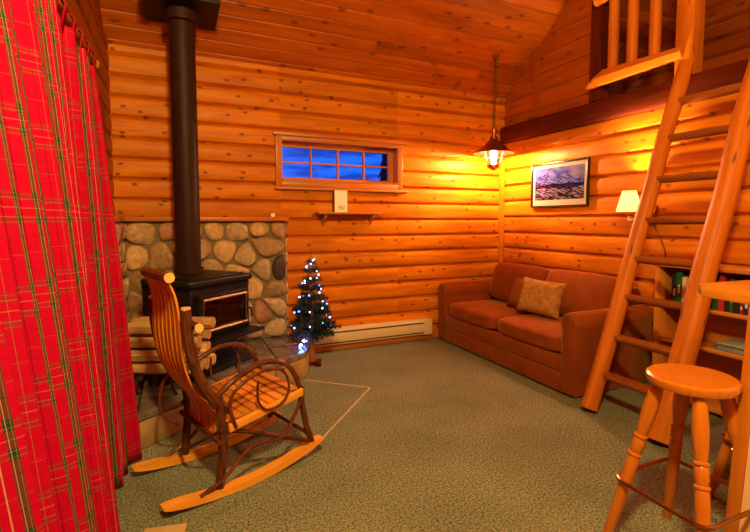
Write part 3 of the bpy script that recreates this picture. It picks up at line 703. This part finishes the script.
# ------------------------------------------------------------------ christmas tree
TX,TY=1.055,3.80
ct=thing('christmas_tree','small dark artificial christmas tree beside the hearth, in front of the heater','tree',(TX,TY,0))
MB().tube([(TX,TY,.0),(TX,TY,.50),(TX,TY,.96)],[.026,.02,.006],9,wob=.05).build('trunk',M_TRUNK,ct)
s=MB()
for a in (.5,.5+PI/2): s.box(-.10,.10,-.018,.018,0,.03,bev=.004,M=Matrix.Translation((TX,TY,.0))@Matrix.Rotation(a,4,'Z'))
s.build('cross_stand',W_BEAM,ct)
fo=MB(); rr=random.Random(11); tips=[]
def branch(p0,dirv,L,dens):
    d=dirv.normalized(); side=d.cross(Vector((0,0,1))).normalized(); up=side.cross(d)
    fo.tube([p0,p0+d*L],[.004,.0015],4)
    for k in range(int(L*dens*1.8)):
        t=rr.random(); c=p0+d*(L*t); a=rr.uniform(0,2*PI); nd=(d*.55+side*math.cos(a)*.8+up*math.sin(a)*.8).normalized(); ln=rr.uniform(.025,.05)*(1.1-.3*t)
        wv=nd.cross(Vector((rr.uniform(-1,1),rr.uniform(-1,1),rr.uniform(-1,1)))).normalized()*.0036
        fo.add([c-wv,c+wv,c+nd*ln+wv*.3,c+nd*ln-wv*.3],[[0,1,2,3]],None,rr.random())
lv=[(.27,.185,11),(.34,.20,11),(.42,.175,10),(.50,.15,9),(.58,.125,9),(.66,.10,8),(.74,.075,7),(.82,.055,6),(.89,.035,5)]
for z,rad,n in lv:
    for k in range(n):
        a=2*PI*(k+rr.uniform(-.3,.3))/n+z*7; L=rad*rr.uniform(.75,1.2); d=Vector((math.cos(a),math.sin(a),rr.uniform(-.12,.28)))
        if TY+d.y*L>D-.06: L=max(.05,(D-.065-TY)/max(d.y,.01))
        branch(Vector((TX,TY,z)),d,L,300); tips.append(Vector((TX,TY,z))+d.normalized()*L*rr.uniform(.6,1.0))
        if L>.1:
            for sg in (-1,1):
                d2=(d.normalized()+d.cross(Vector((0,0,1))).normalized()*sg*.7); q=Vector((TX,TY,z))+d.normalized()*L*.5
                L2=L*.4
                if q.y+d2.normalized().y*L2<D-.07: branch(q,d2,L2,300)
branch(Vector((TX,TY,.30)),Vector((.95,-.25,.10)),.25,260)
branch(Vector((TX,TY,.88)),Vector((0,0,1)),.09,500)
fo.build('foliage',M_NEEDLE,ct,smooth=False)
fy=thing('fairy_lights','string of blue white fairy lights wound around the small christmas tree','lights',(TX,TY,.25))
spots=[]
hel=[]
for i in range(60):
    t=i/59; a=t*2*PI*5; r_=.165*(1-t)+.02; hel.append((TX+r_*math.cos(a),TY+min(r_*math.sin(a),.10),.28+t*.64))
MB().tube(hel,.0022,4).build('wire',M_WIRE,fy)
# bulbs along the wire on the side facing the room plus a small cluster low at the left
for i in range(40):
    t=(i+.5)/40; a=t*2*PI*5; r_=.175*(1-t)+.022; p=(TX+r_*math.cos(a)+rr.uniform(-.012,.012),TY+min(r_*math.sin(a),.10),.28+t*.64+rr.uniform(-.012,.012))
    spots.append(p)
for i in range(8): spots.append((TX-.10+rr.uniform(-.035,.035),TY-.10+rr.uniform(-.02,.02),.235+rr.uniform(-.03,.03)))
bmesh_b=MB().lathe([(0,-.006),(.005,-.004),(.0065,0),(.005,.005),(0,.007)],(0,0,0),8); first=None; first2=None
for i,p in enumerate(spots):
    if first is None:
        first=bmesh_b.build('bulb',M_FAIRY,fy,local=True); o=first
        first2=bmesh_b.build('bulb',M_FAIRYB,fy,local=True); first2.location=Vector(p)-Vector((TX,TY,.25))+Vector((.03,0,.03))
    else:
        o=(first if i%3 else first2).copy(); COL.objects.link(o); o.parent=fy
    o.location=Vector(p)-Vector((TX,TY,.25))
plight('fairy_glow',(TX-.10,TY-.13,.27),.55,(.15,.28,1),.03)

# ------------------------------------------------------------------ baseboard heater
bh=thing('baseboard_heater','long cream electric baseboard heater on the log wall behind the christmas tree','heater',(1.75,D-.09,.05))
h=MB(); h.prism([(D-.033,.065),(D-.095,.065),(D-.100,.085),(D-.100,.175),(D-.085,.215),(D-.033,.218)],1.06,2.33,M=Matrix(((0,0,1,0),(1,0,0,0),(0,1,0,0),(0,0,0,1)))); h.build('housing',M_HEAT,bh)
h=MB(); h.box(2.33,2.42,D-.106,D-.033,.06,.222,bev=.006); h.build('end_cap',M_HEAT,bh)
h=MB(); h.box(1.065,2.325,D-.101,D-.095,.178,.190); h.build('outlet_slot',M_SLOT,bh)
h=MB(); h.box(1.065,2.325,D-.1015,D-.095,.079,.090); h.build('inlet_slot',M_SLOT,bh)
MB().box(2.345,2.405,D-.109,D-.104,.14,.20,bev=.002).build('cover_plate',M_HEAT,bh)

# ------------------------------------------------------------------ wall shelf and book
ws=thing('wall_shelf','small wooden wall shelf with two brackets under the window','shelf',(1.52,D-.09,1.315))
MB().box(1.195,1.83,D-.165,D-.034,1.300,1.320,bev=.004).build('board',W_SHELF,ws)
for x in (1.27,1.745):
    b=MB(); b.prism([(D-.034,1.30),(D-.034,1.205),(D-.05,1.20),(D-.065,1.23),(D-.10,1.255),(D-.135,1.27),(D-.14,1.30)],x-.011,x+.011,M=Matrix(((0,0,1,0),(1,0,0,0),(0,1,0,0),(0,0,0,1)))); b.build('bracket',W_SHELF,ws)
bk=thing('standing_book','cream book with a dark spine standing on the small wall shelf','book',(1.42,D-.11,1.3205))
BM=Matrix.Translation((1.355,D-.13,1.3205))@Matrix.Rotation(math.radians(8),4,'Z')
MB().box(.003,.125,.001,.034,.003,.198,M=BM).build('pages',M_WHITE,bk)
MB().box(0,.13,-.003,.0005,0,.20,M=BM).build('front_cover',M_WHITE,bk)
MB().box(-.004,.0,-.003,.038,0,.20,M=BM).build('spine',M_SPINE,bk)
b=MB(); 
for (x0,z0,x1,z1) in ((.03,.035,.055,.05),(.055,.05,.08,.036),(.08,.036,.105,.055),(.04,.025,.10,.03),(.06,.06,.075,.055)):
    b.tube([BM@Vector((x0,-.0035,z0)),BM@Vector((x1,-.0035,z1))],.0028,5)
b.build('cover_drawing',M_INK,bk)

# ------------------------------------------------------------------ pendant lantern
px,py,pz=PEND
pe=thing('pendant_lantern','copper lantern lamp hanging on a chain in the corner above the sofa','lamp',(px,py,pz-.22))
zc=ceil(py)
MB().lathe([(.0,.0),(.05,0),(.05,-.015),(.02,-.04),(0,-.042)],(px,py,zc+.03),16).build('ceiling_canopy',M_COPPER,pe)
c=MB(); z=zc-.02; k=0
while z>pz+.225:
    M=Matrix.Translation((px,py,z-.02))@Matrix.Rotation(PI/2*(k%2),4,'Z')
    c.tube([(0.008*math.cos(a),0,.022*math.sin(a)) for a in [2*PI*i/10 for i in range(10)]],.0022,5,closed=True,M=M); z-=.036; k+=1
c.build('chain',M_COPPER,pe)
MB().tube(curve([(px+.012,py,zc-.01),(px+.03,py,zc-.25),(px+.012,py,zc-.5),(px+.01,py,pz+.22)],6),.0025,5).build('cord',M_CORD,pe)
PS=Matrix.Translation((px,py,pz-.035))@Matrix.Scale(1.22,4)
MB().lathe([(.014,.21),(.024,.205),(.024,.17),(.017,.165),(.017,.15),(.032,.14),(.034,.12)],(0,0,0),16,M=PS).build('cap',M_COPPER,pe)
MB().lathe([(.034,.125),(.045,.105),(.10,.055),(.165,.008),(.168,.008),(.168,.004),(.10,.048),(.042,.098),(.032,.118)],(0,0,0),20,M=PS).build('shade',M_COPPER,pe)
MB().lathe([(.045,.07),(.066,.04),(.072,.0),(.062,-.05),(.045,-.085),(.043,-.085),(.060,-.05),(.070,.0),(.064,.038),(.043,.068)],(0,0,0),20,M=PS).build('glass_chimney',M_LGLASS,pe)
g=MB()
for k in range(6):
    a=PI/3*k; g.tube([(r*math.cos(a),r*math.sin(a),q) for r,q in ((.10,.05),(.080,.0),(.068,-.05),(.050,-.09))],.003,5,M=PS)
g.tube([(.076*math.cos(2*PI*i/20),.076*math.sin(2*PI*i/20),-.02) for i in range(20)],.003,5,closed=True,M=PS); g.build('wire_cage',M_COPPER,pe)
MB().lathe([(.0,-.135),(.012,-.13),(.03,-.12),(.05,-.112),(.05,-.088),(.03,-.086),(.0,-.086)],(0,0,0),16,M=PS).build('base_cup',M_COPPER,pe)
MB().lathe([(0,-.035),(.016,-.03),(.026,-.01),(.026,.008),(.015,.03),(.01,.05)],(0,0,0),12,M=PS).build('bulb',M_BULB,pe)

# ------------------------------------------------------------------ framed picture
pc=thing('framed_picture','framed mountain landscape print in a thin black frame on the right wall','picture',(WX-.045,3.30,1.36))
x0=WX-.034; y0,y1,z0,z1=2.945,3.655,1.372,1.80; x_f=x0-.028
p=MB(); fw_=.016
p.box(x_f,x0,y0,y0+fw_,z0,z1,bev=.003); p.box(x_f,x0,y1-fw_,y1,z0,z1,bev=.003); p.box(x_f,x0,y0+fw_,y1-fw_,z0,z0+fw_,bev=.003); p.box(x_f,x0,y0+fw_,y1-fw_,z1-fw_,z1,bev=.003); p.build('frame',M_FRAMEB,pc)
MB().box(x0-.012,x0-.004,y0+.01,y1-.01,z0+.01,z1-.01).build('mount',M_MATB,pc)
NX,NZ=84,52; ya,yb_=y1-.05,y0+.05; za,zb=z0+.068,z1-.05; rr=random.Random(4)
import mathutils
def nz2(x,y,s=1): return mathutils.noise.noise(Vector((x*s,y*s,3.3)))
def paint(u,v):   # u 0..1 left to right, v 0..1 bottom to top
    ridge=.60+.26*max(0,1-abs(u-.24)/.14)+.17*max(0,1-abs(u-.66)/.20)+.05*nz2(u,1,9)+.03*nz2(u,2,25)
    n=nz2(u,v,8); n2=nz2(u,v*1.5,15)
    if v>ridge:
        c=Vector((.20,.24,.50)).lerp(Vector((.72,.66,.70)),min(1,max(0,.5+n*.9+(.3 if u>.75 else 0)))); 
        if u>.7 and v>.65: c=c.lerp(Vector((.80,.62,.40)),.5)
    elif v>.50+.03*n:
        c=Vector((.12,.12,.28)).lerp(Vector((.62,.58,.66)),min(1,max(0,.45+n2*1.4+ (u-.24)*.4)))
    elif v>.36+.05*n:
        c=Vector((.05,.045,.10)).lerp(Vector((.55,.10,.06)),1 if (n2>.22 and u<.55) else max(0,n*.6)); 
        if u>.62: c=c.lerp(Vector((.05,.08,.26)),.6)
    else:
        c=Vector((.16,.055,.03)).lerp(Vector((.78,.64,.50)),min(1,max(0,.32+nz2(u*1.0,v*2.4+u,11)*1.7)))
    return c
vs=[];gs=[];fs=[]
for j in range(NZ):
    for i in range(NX):
        c=paint((i+.5)/NX,(j+.5)/NZ); o=len(vs)
        for di,dj in ((0,0),(1,0),(1,1),(0,1)):
            vs.append((x0-.0135,ya+(yb_-ya)*(i+di)/NX,za+(zb-za)*(j+dj)/NZ)); gs.append((.21*c.x**1.5,.21*c.y**1.5,min(1,.50*c.z**1.4)))
        fs.append([o,o+1,o+2,o+3])
mb=MB(); mb.add(vs,fs,gs); mb.build('print',M_PRINT,pc,smooth=False)

# ------------------------------------------------------------------ sofa
SX,SYA,SYB=2.485,2.30,4.055; SB=3.325
so=thing('sofa','brown suede two seat sofa with rolled arms along the right wall','sofa',(2.9,3.18,0))
MB().box(SX+.03,SB-.02,SYA+.03,SYB-.03,.02,.27,bev=.01).build('base_frame',M_SOFA,so)
for (a,b_) in ((2.40,3.165),(3.175,3.94)):
    MB().box(SX+.005,SX+.035,a,b_,.015,.155,bev=.008).build('skirt_panel',M_SOFA,so)
    MB().box(SX+.008,SX+.035,a,b_,.160,.275,bev=.008).build('front_panel',M_SOFA,so)
def arm(yi,yo):
    s_=1 if yo>yi else -1; w=abs(yo-yi); c=(yi+yo)/2
    r=.080; cz=.520; yc=c+s_*.008
    poly=[(c-s_*.062,.015)]
    poly+=[(c-s_*.062,cz-.06)]
    for k in range(15):
        a=math.radians(215-k*250/14); poly.append((yc+s_*r*math.cos(a),cz+r*math.sin(a)))
    poly+=[(c+s_*.062,.015)]
    mb=MB(); mb.prism(poly,SX,SB-.04,M=Matrix(((0,0,1,0),(1,0,0,0),(0,1,0,0),(0,0,0,1))),bev=.02); a=mb.build('arm',M_SOFA,so,ang=50)
    mb=MB(); mb.tube([(SX+.004,yc+s_*(r-.014)*math.cos(math.radians(215-k*250/14)),cz+(r-.014)*math.sin(math.radians(215-k*250/14))) for k in range(15)],.005,6); mb.build('arm_piping',M_PIPING,a)
arm(3.935,4.065); arm(2.405,2.275)
for (a,b_) in ((2.41,3.168),(3.172,3.93)):
    MB().cushion((.66,b_-a,.14),Matrix.Translation((SX+.33,(a+b_)/2,.342)),n=12,e=7,puff=.12).build('seat_cushion',M_SOFA,so,ang=80)
MB().box(SB-.19,SB,SYA+.08,SYB-.08,.25,.72,bev=.05,seg=3).build('back_frame',M_SOFA_SHADED,so)
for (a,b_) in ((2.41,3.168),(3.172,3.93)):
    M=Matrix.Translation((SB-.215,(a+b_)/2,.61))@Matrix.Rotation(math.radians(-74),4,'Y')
    c=MB().cushion((.40,b_-a,.18),M,n=12,e=5,puff=.25).build('back_cushion',M_SOFA_SHADED if a>3 else M_SOFA,so,ang=80)
# throw pillows
def pil(name,m,c,w,h,t,nrm,up,label,fl=0):
    z=Vector(nrm).normalized(); u=Vector(up); x=u.cross(z).normalized(); y=z.cross(x)
    M=frame(c,x,y,z); mb=MB().pillow(w,h,t,M,fluff=fl,n=16); o=mb.build(name,m,origin=c,ang=85); tag(o,label,'pillow','throw pillows on the sofa')
pil('throw_pillow',M_FUR,(2.845,2.98,.585),.385,.31,.13,(-1,-.42,.42),(.2,0,1),'fluffy tan throw pillow in front at the middle of the sofa',.004)
pil('throw_pillow',M_DARKP,(2.92,3.27,.565),.34,.30,.11,(-1,.05,.45),(.2,0,1),'darker brown throw pillow leaning behind the fluffy tan one')

# ------------------------------------------------------------------ bookcase and books
BX=3.08; by0,by1=.75,2.125; BT=.955
bc=thing('bookcase','low open wooden bookcase along the right wall behind the ladder','bookcase',(3.2,1.44,0))
BB=WX-.055
MB().box(BX-.01,BB,by0-.02,by1+.02,BT-.03,BT,bev=.004).build('top_board',W_SHELF,bc)
for (a,b_) in ((by0,by0+.03),(by1-.03,by1),(1.40,1.425)): MB().box(BX,BB,a,b_,0,BT-.031,bev=.003).build('side_panel',W_SHELF,bc)
for z in (.045,.425,.675): 
    for (a,b_) in ((by0+.03,1.40),(1.425,by1-.03)): MB().box(BX+.005,BB,a,b_,z-.022,z,bev=.003).build('shelf',W_SHELF,bc)
MB().box(BB-.012,BB,by0+.03,by1-.03,.05,BT-.03).build('back_panel',W_SHELF,bc)
bookcols={'dark green':(.01,.09,.03),'black':(.015,.012,.012),'red':(.42,.02,.015),'cream':(.70,.50,.30),'brown':(.20,.07,.02),'navy':(.015,.02,.07),'pale pink':(.60,.28,.20),'dark red':(.20,.01,.01),'grey':(.22,.20,.18)}
BMATS={k:plain('book_'+k.replace(' ','_'),v,.5) for k,v in bookcols.items()}
M_LAB=plain('spine_lettering',(.75,.55,.30),.6)
M_PAGE=plain('book_pages',(.72,.55,.34),.8)
seqs=[(2.03,1.455,['black','dark green','cream','pale pink','dark red','black','navy','brown','black','dark green','red','black','dark green','black','dark red','navy','brown']),(1.375,.80,['black','dark green','red','dark red','cream','cream','grey','brown','navy','red','black','dark green'])]
ordn=['first','second','third','fourth','fifth','sixth','seventh','eighth','ninth','tenth','eleventh','twelfth','thirteenth','fourteenth','fifteenth','sixteenth','seventeenth','eighteenth']
for si,(ys_,ye,cols) in enumerate(seqs):
    y=ys_; rr=random.Random(si+20)
    for k,cn in enumerate(cols):
        th=rr.uniform(.020,.036); hh=rr.uniform(.17,.225); dp=rr.uniform(.13,.16)
        if y-th<ye: break
        xf=BX+.035+rr.uniform(0,.012); z=.6755
        t=thing('book','upright %s book, %s from the left in the %s upper bay of the bookcase'%(cn,ordn[k],['left','right'][si]),'book',(xf+dp/2,y-th/2,z),group='upright books on the bookcase')
        c=MB(); c.box(xf,xf+dp,y-.003,y,z,z+hh); c.box(xf,xf+dp,y-th,y-th+.003,z,z+hh); c.box(xf,xf+.004,y-th+.003,y-.003,z,z+hh); c.build('cover',BMATS[cn],t,smooth=False)
        MB().box(xf+.004,xf+dp-.004,y-th+.003,y-.003,z+.003,z+hh-.004).build('pages',M_PAGE,t,smooth=False)
        l=MB(); 
        zz=z+hh*rr.uniform(.15,.6); l.box(xf-.0008,xf+.0005,y-th*.72,y-th*.28,zz,zz+rr.uniform(.02,.06))
        l.build('spine_lettering',M_LAB,t,smooth=False)
        y-=th+.0015
mc=[(.16,.19,.20),(.24,.26,.25),(.12,.15,.18),(.30,.29,.24)]
for j,(yc,nn) in enumerate(((1.60,4),(1.24,5))):
    for k in range(nn):
        rr=random.Random(j*9+k); z=.4255+k*.0135; yy=yc+rr.uniform(-.02,.02)
        mb=MB().box(BX+.02+rr.uniform(0,.015),BX+.23,yy-.13,yy+.13,z,z+.0125,bev=.002)
        o=mb.build('magazine',plain('magazine_%d'%(j*9+k),mc[(j+k)%4],.35,var=.35,sc=40),origin=(BX+.12,yy,z))
        tag(o,'grey magazine lying flat on the middle shelf, %s up in the %s pile'%(ordn[k],['left','right'][j]),'magazine','magazines on the bookcase')

# ------------------------------------------------------------------ wall lamp
wlp=thing('wall_lamp','lit swing arm wall lamp with pale cone shade, behind the ladder','lamp',(WX-.05,2.26,1.30))
MB().box(WX-.058,WX-.034,2.31,2.37,1.20,1.36,bev=.006).build('wall_plate',M_BRONZE,wlp)
MB().tube([(WX-.055,2.34,1.26),(WX-.12,2.36,1.255),(TL[0],TL[1],1.25),(TL[0],TL[1],1.335)],.008,8).build('arm',M_WHITE,wlp)
MB().lathe([(.090,-.075),(.050,.085),(.048,.085),(.088,-.075)],(TL[0],TL[1],1.385),24).build('shade',M_SHADE,wlp)
MB().lathe([(0,-.05),(.018,-.05),(.018,-.02),(.026,.0),(.024,.02),(0,.035)],(TL[0],TL[1],1.38),12).build('bulb',M_BULB2,wlp)
MB().tube(curve([(WX-.052,2.33,1.21),(WX-.07,2.27,1.14),(WX-.065,2.235,1.06),(WX-.05,2.22,.93),(WX-.05,2.22,.40)],6),.004,6).build('power_cord',M_CORD,wlp)

# ------------------------------------------------------------------ ladder
la=thing('loft_ladder','peeled log ladder leaning up to the loft beam in front of the bookcase','ladder',(2.43,1.85,0))
def rail(y,r0,r1,x0,xt,zt,wob):
    n=14; pts=[];rs=[]
    for i in range(n+1):
        t=i/n; pts.append((x0+(xt-x0)*t,y+.004*math.sin(i*1.3),.0+zt*t)); rs.append(r0+(r1-r0)*t)
    # foot sits flat
    pts[0]=(pts[0][0],pts[0][1],.022)
    return MB().tube(pts,rs,14,wob=wob)
rail(2.085,.053,.050,2.425,3.255,2.33,.02).build('rail',W_POLE,la)
rail(1.605,.066,.060,2.42,3.245,2.33,.02).build('rail',W_POLE,la)
for z in (.25,.49,.748,.998,1.254,1.527,1.807,2.06):
    x=2.43+z*.354
    MB().tube([(x,1.64,z),(x,1.75,z+.002),(x,1.95,z),(x,2.055,z)],[.034,.037,.036,.033],12,wob=.05,flat=.35).build('rung',W_RUNG,la)

# ------------------------------------------------------------------ loft railing
lr=thing('loft_railing','rustic loft railing of round balusters and half log rail above the beam','railing',(3.33,2.5,2.265))
rb=MB(); n=8; vs=[];fs=[];gs=[]
top=[(2.80,2.50),(2.135,2.472)]; bot=[(2.965,2.378),(2.135,2.395)]
for i in range(n+1):
    t=i/n; yt=top[0][0]+(top[1][0]-top[0][0])*t; yb2=bot[0][0]+(bot[1][0]-bot[0][0])*t; zt=top[0][1]+(top[1][1]-top[0][1])*t; zb2=bot[0][1]+(bot[1][1]-bot[0][1])*t
    for (x,yy,zz) in ((3.28,yb2,zb2),(3.345,yb2,zb2),(3.345,yt,zt),(3.292,yt,zt),(3.262,(yt+yb2)/2,(zt+zb2)/2)): vs.append((x,yy,zz)); gs.append((yy+3,x,zz))
for i in range(n):
    for k in range(5): fs.append([i*5+k,i*5+(k+1)%5,(i+1)*5+(k+1)%5,(i+1)*5+k])
fs+=[[0,1,2,3,4],[n*5+k for k in range(5)]]
rb.add(vs,fs,gs); rb.build('bottom_rail',W_POLE,lr)
MB().tube([(3.32,2.90,3.10),(3.32,2.20,3.10)],.05,10,wob=.04).build('top_rail',W_POLE,lr)
for y in (2.735,2.562,2.372): MB().tube([(3.33,y,2.42),(3.33,y,2.75),(3.33,y,3.10)],[.040,.042,.040],12,wob=.03).build('baluster',W_POLE,lr)
MB().box(3.302,3.425,2.07,2.197,2.262,3.55,bev=.006).build('post',W_POLE,lr)

# ------------------------------------------------------------------ bar counter
CT=1.001
A=Vector((1.87,1.11)); B=Vector((1.768,1.04))
bt=thing('bar_counter','honey coloured wooden bar counter at the right edge with clipped corner','counter',(2.1,.4,0))
MB().prism([(A.x,A.y),(B.x,B.y),(1.742,.86),(1.742,-.8),(2.45,-.8),(2.45,1.06)],CT-.036,CT,bev=.005,axis=1).build('counter_top',W_COUNTER,bt)
q=MB(); M=Matrix(((1,0,0,1.750),(0,1,-.050,.921),(0,0,1,0),(0,0,0,1)))
q.box(-.002,.036,-.040,.0,0,CT-.037,bev=.003,M=M); q.build('corner_post',W_STOOL,bt)
q=MB(); q.box(.008,.028,-1.6,-.041,0.0,CT-.037,M=M); q.build('side_panel',M_CREAM,bt)

# ------------------------------------------------------------------ bar stools
SZ=.695
def make_stool(c,rot,label,group):
    t=thing('bar_stool',label,'stool',(*c,0),rot,group)
    LS=lambda mb,n,m: mb.build(n,m,t,local=True)
    LS(MB().lathe([(0,SZ-.040),(.12,SZ-.040),(.138,SZ-.034),(.145,SZ-.020),(.143,SZ-.006),(.135,SZ),(.10,SZ-.001),(0,SZ-.004)],(0,0,0),40),'seat',W_STOOL)
    rt,rf=.100,.262
    prof=[(0,.017),(.10,.018),(.30,.021),(.46,.0225),(.545,.022),(.555,.019),(.560,.0245),(.570,.0245),(.575,.018),(.60,.0225),(.655,.022),(.665,.018),(.67,.0245),(.680,.0245),(.685,.018),(.74,.023),(.84,.0265),(.93,.024),(1.0,.018)]
    for k in range(4):
        a=PI/4+k*PI/2; p0=Vector((rf*math.cos(a),rf*math.sin(a),0.004)); p1=Vector((rt*math.cos(a),rt*math.sin(a),SZ-.035))
        LS(MB().tube([p0.lerp(p1,s_) for s_,_ in prof],[r for _,r in prof],14),'leg',W_STOOL)
    zr=.27; rr_=rf+(rt-rf)*zr/SZ+.028
    pts=[]
    for k in range(4):
        a=PI/4+k*PI/2; cx,cy=(rr_-.05)*math.cos(a),(rr_-.05)*math.sin(a)
        for j in range(6):
            b=a-PI/4+PI/2*j/5; pts.append((cx+.046*math.cos(b),cy+.046*math.sin(b),zr))
    LS(MB().tube(pts,.0075,8,closed=True),'foot_ring',M_BRONZE)
    return t
stl=make_stool((1.67,1.0),0,'round seated wooden bar stool, fully visible at the lower right','bar stools at the counter')
dup(stl,(2.37,1.02,0),0,'second bar stool mostly hidden behind the counter post','bar stools at the counter')

# ------------------------------------------------------------------ curtain
def hem(y):
    P=[(.5,-.20),(1.0,-.21),(1.5,-.22),(1.9,-.255),(2.1,-.295),(2.31,-.315),(2.5,-.265),(2.70,-.212),(2.9,-.22)]
    for (a,b_) in zip(P,P[1:]):
        if y<=b_[0]: t=max(0,(y-a[0])/(b_[0]-a[0])); return a[1]+(b_[1]-a[1])*t
    return P[-1][1]
cu=thing('plaid_curtain','full length red tartan curtain on a wooden rod along the left wall','curtain',(-.34,1.8,0))
mb=MB(); ny,nzc=420,30; y0c,y1c=.70,2.74; vs=[];gs=[];fs=[]; arc=0; prev=None
CTOP=1.99
for i in range(ny+1):
    s_=i/ny
    for j in range(nzc+1):
        t=j/nzc; z=CTOP*(1-t)+.012*t
        yend=y1c-.03*t; y=y0c+(yend-y0c)*s_ 
        ph=s_*2*PI*17; A_=.022+.020*t
        xx=(-.345-.03*(2.79-y))*(1-t)**1.1+hem(y)*(1-(1-t)**1.1)
        fold=A_*math.sin(ph+.8*math.sin(s_*23)+.5*t*math.sin(s_*9))+.010*math.sin(ph*.43+t*1.5)
        x=max(xx+fold,LX+.03)
        yy=y+.018*math.cos(ph*1.0)*(.4+.6*t)
        vs.append((x,yy,z)); gs.append((s_*4.4,z,0))
w_=nzc+1
for i in range(ny):
    for j in range(nzc): fs.append([i*w_+j,(i+1)*w_+j,(i+1)*w_+j+1,i*w_+j+1])
mb.add(vs,fs,gs); cl=mb.build('curtain_panel',M_TARTAN,cu,ang=180)
sol=cl.modifiers.new('cloth','SOLIDIFY'); sol.thickness=.003
RZ=2.045
for k in range(14):
    y=y0c+.08+(y1c-y0c-.12)*k/13
    b=MB(); vs=[];fs=[];gs=[]; n=12
    for i in range(n+1):
        a=-PI*.75+2*PI*.75*i/n if False else 2*PI*i/n
        pass
    rx=-.345-.03*(2.79-y)
    path=[(rx+.007,CTOP-.03)]+[(rx+.026*math.cos(-.4+ (1.8+2*.4+.35)*i/10*1.0),RZ+.026*math.sin(-.4+(1.8+.8+.35)*i/10*1.0)) for i in range(11)]+[(rx-.007,CTOP-.03)]
    for i,(x,z) in enumerate(path):
        for dy_ in (-.022,.022): vs.append((x,y+dy_,z)); gs.append((y+dy_,z,0))
    for i in range(len(path)-1): fs.append([2*i,2*i+1,2*i+3,2*i+2])
    b.add(vs,fs,gs); o=b.build('hanging_tab',M_TARTAN,cu,ang=180); q=o.modifiers.new('cloth','SOLIDIFY'); q.thickness=.003
rd_=thing('curtain_rod','wooden curtain rod with round end knob on the left wall','curtain rod',(-.375,1.7,RZ))
MB().tube([(-.345-.03*2.09,.70,RZ),(-.345,2.79,RZ)],.015,12).build('rod',W_STOOL,rd_)
MB().lathe([(0,-.028),(.02,-.02),(.028,0),(.02,.02),(0,.028)],(-.345,2.80,RZ),14).build('finial',W_STOOL,rd_)
for y in (2.765,.75): MB().box(LX+.0,-.37+.03*(y>2),y-.01,y+.01,RZ-.02,RZ-.012).build('bracket',W_STOOL,rd_)

# ------------------------------------------------------------------ carpet edge strip and pale board
cs=MB(); P=[Vector((.90,3.44,0)),Vector((1.295,3.075,0)),Vector((.60,2.305,0))]
for a,b_ in ((P[0],P[1]),(P[1],P[2])):
    d=(b_-a); Ln=d.length; d.normalize(); cs.box(0,Ln,-.005,.005,.0,.004,M=frame(a,d,(-d.y,d.x,0),(0,0,1)))
o=cs.build('carpet_edge_strip',M_STRIP,origin=tuple(P[1])); tag(o,'thin pale metal strip turning a corner on the carpet before the hearth','floor strip')
o=MB().box(-.16,0,-.20,0,.0,.008,bev=.002,M=Matrix.Translation((.018,1.978,0))@Matrix.Rotation(math.radians(-12),4,'Z')).build('floor_board',M_BOARD,origin=(-.06,1.9,0)); tag(o,'pale flat board on the carpet at the bottom of the frame','board')
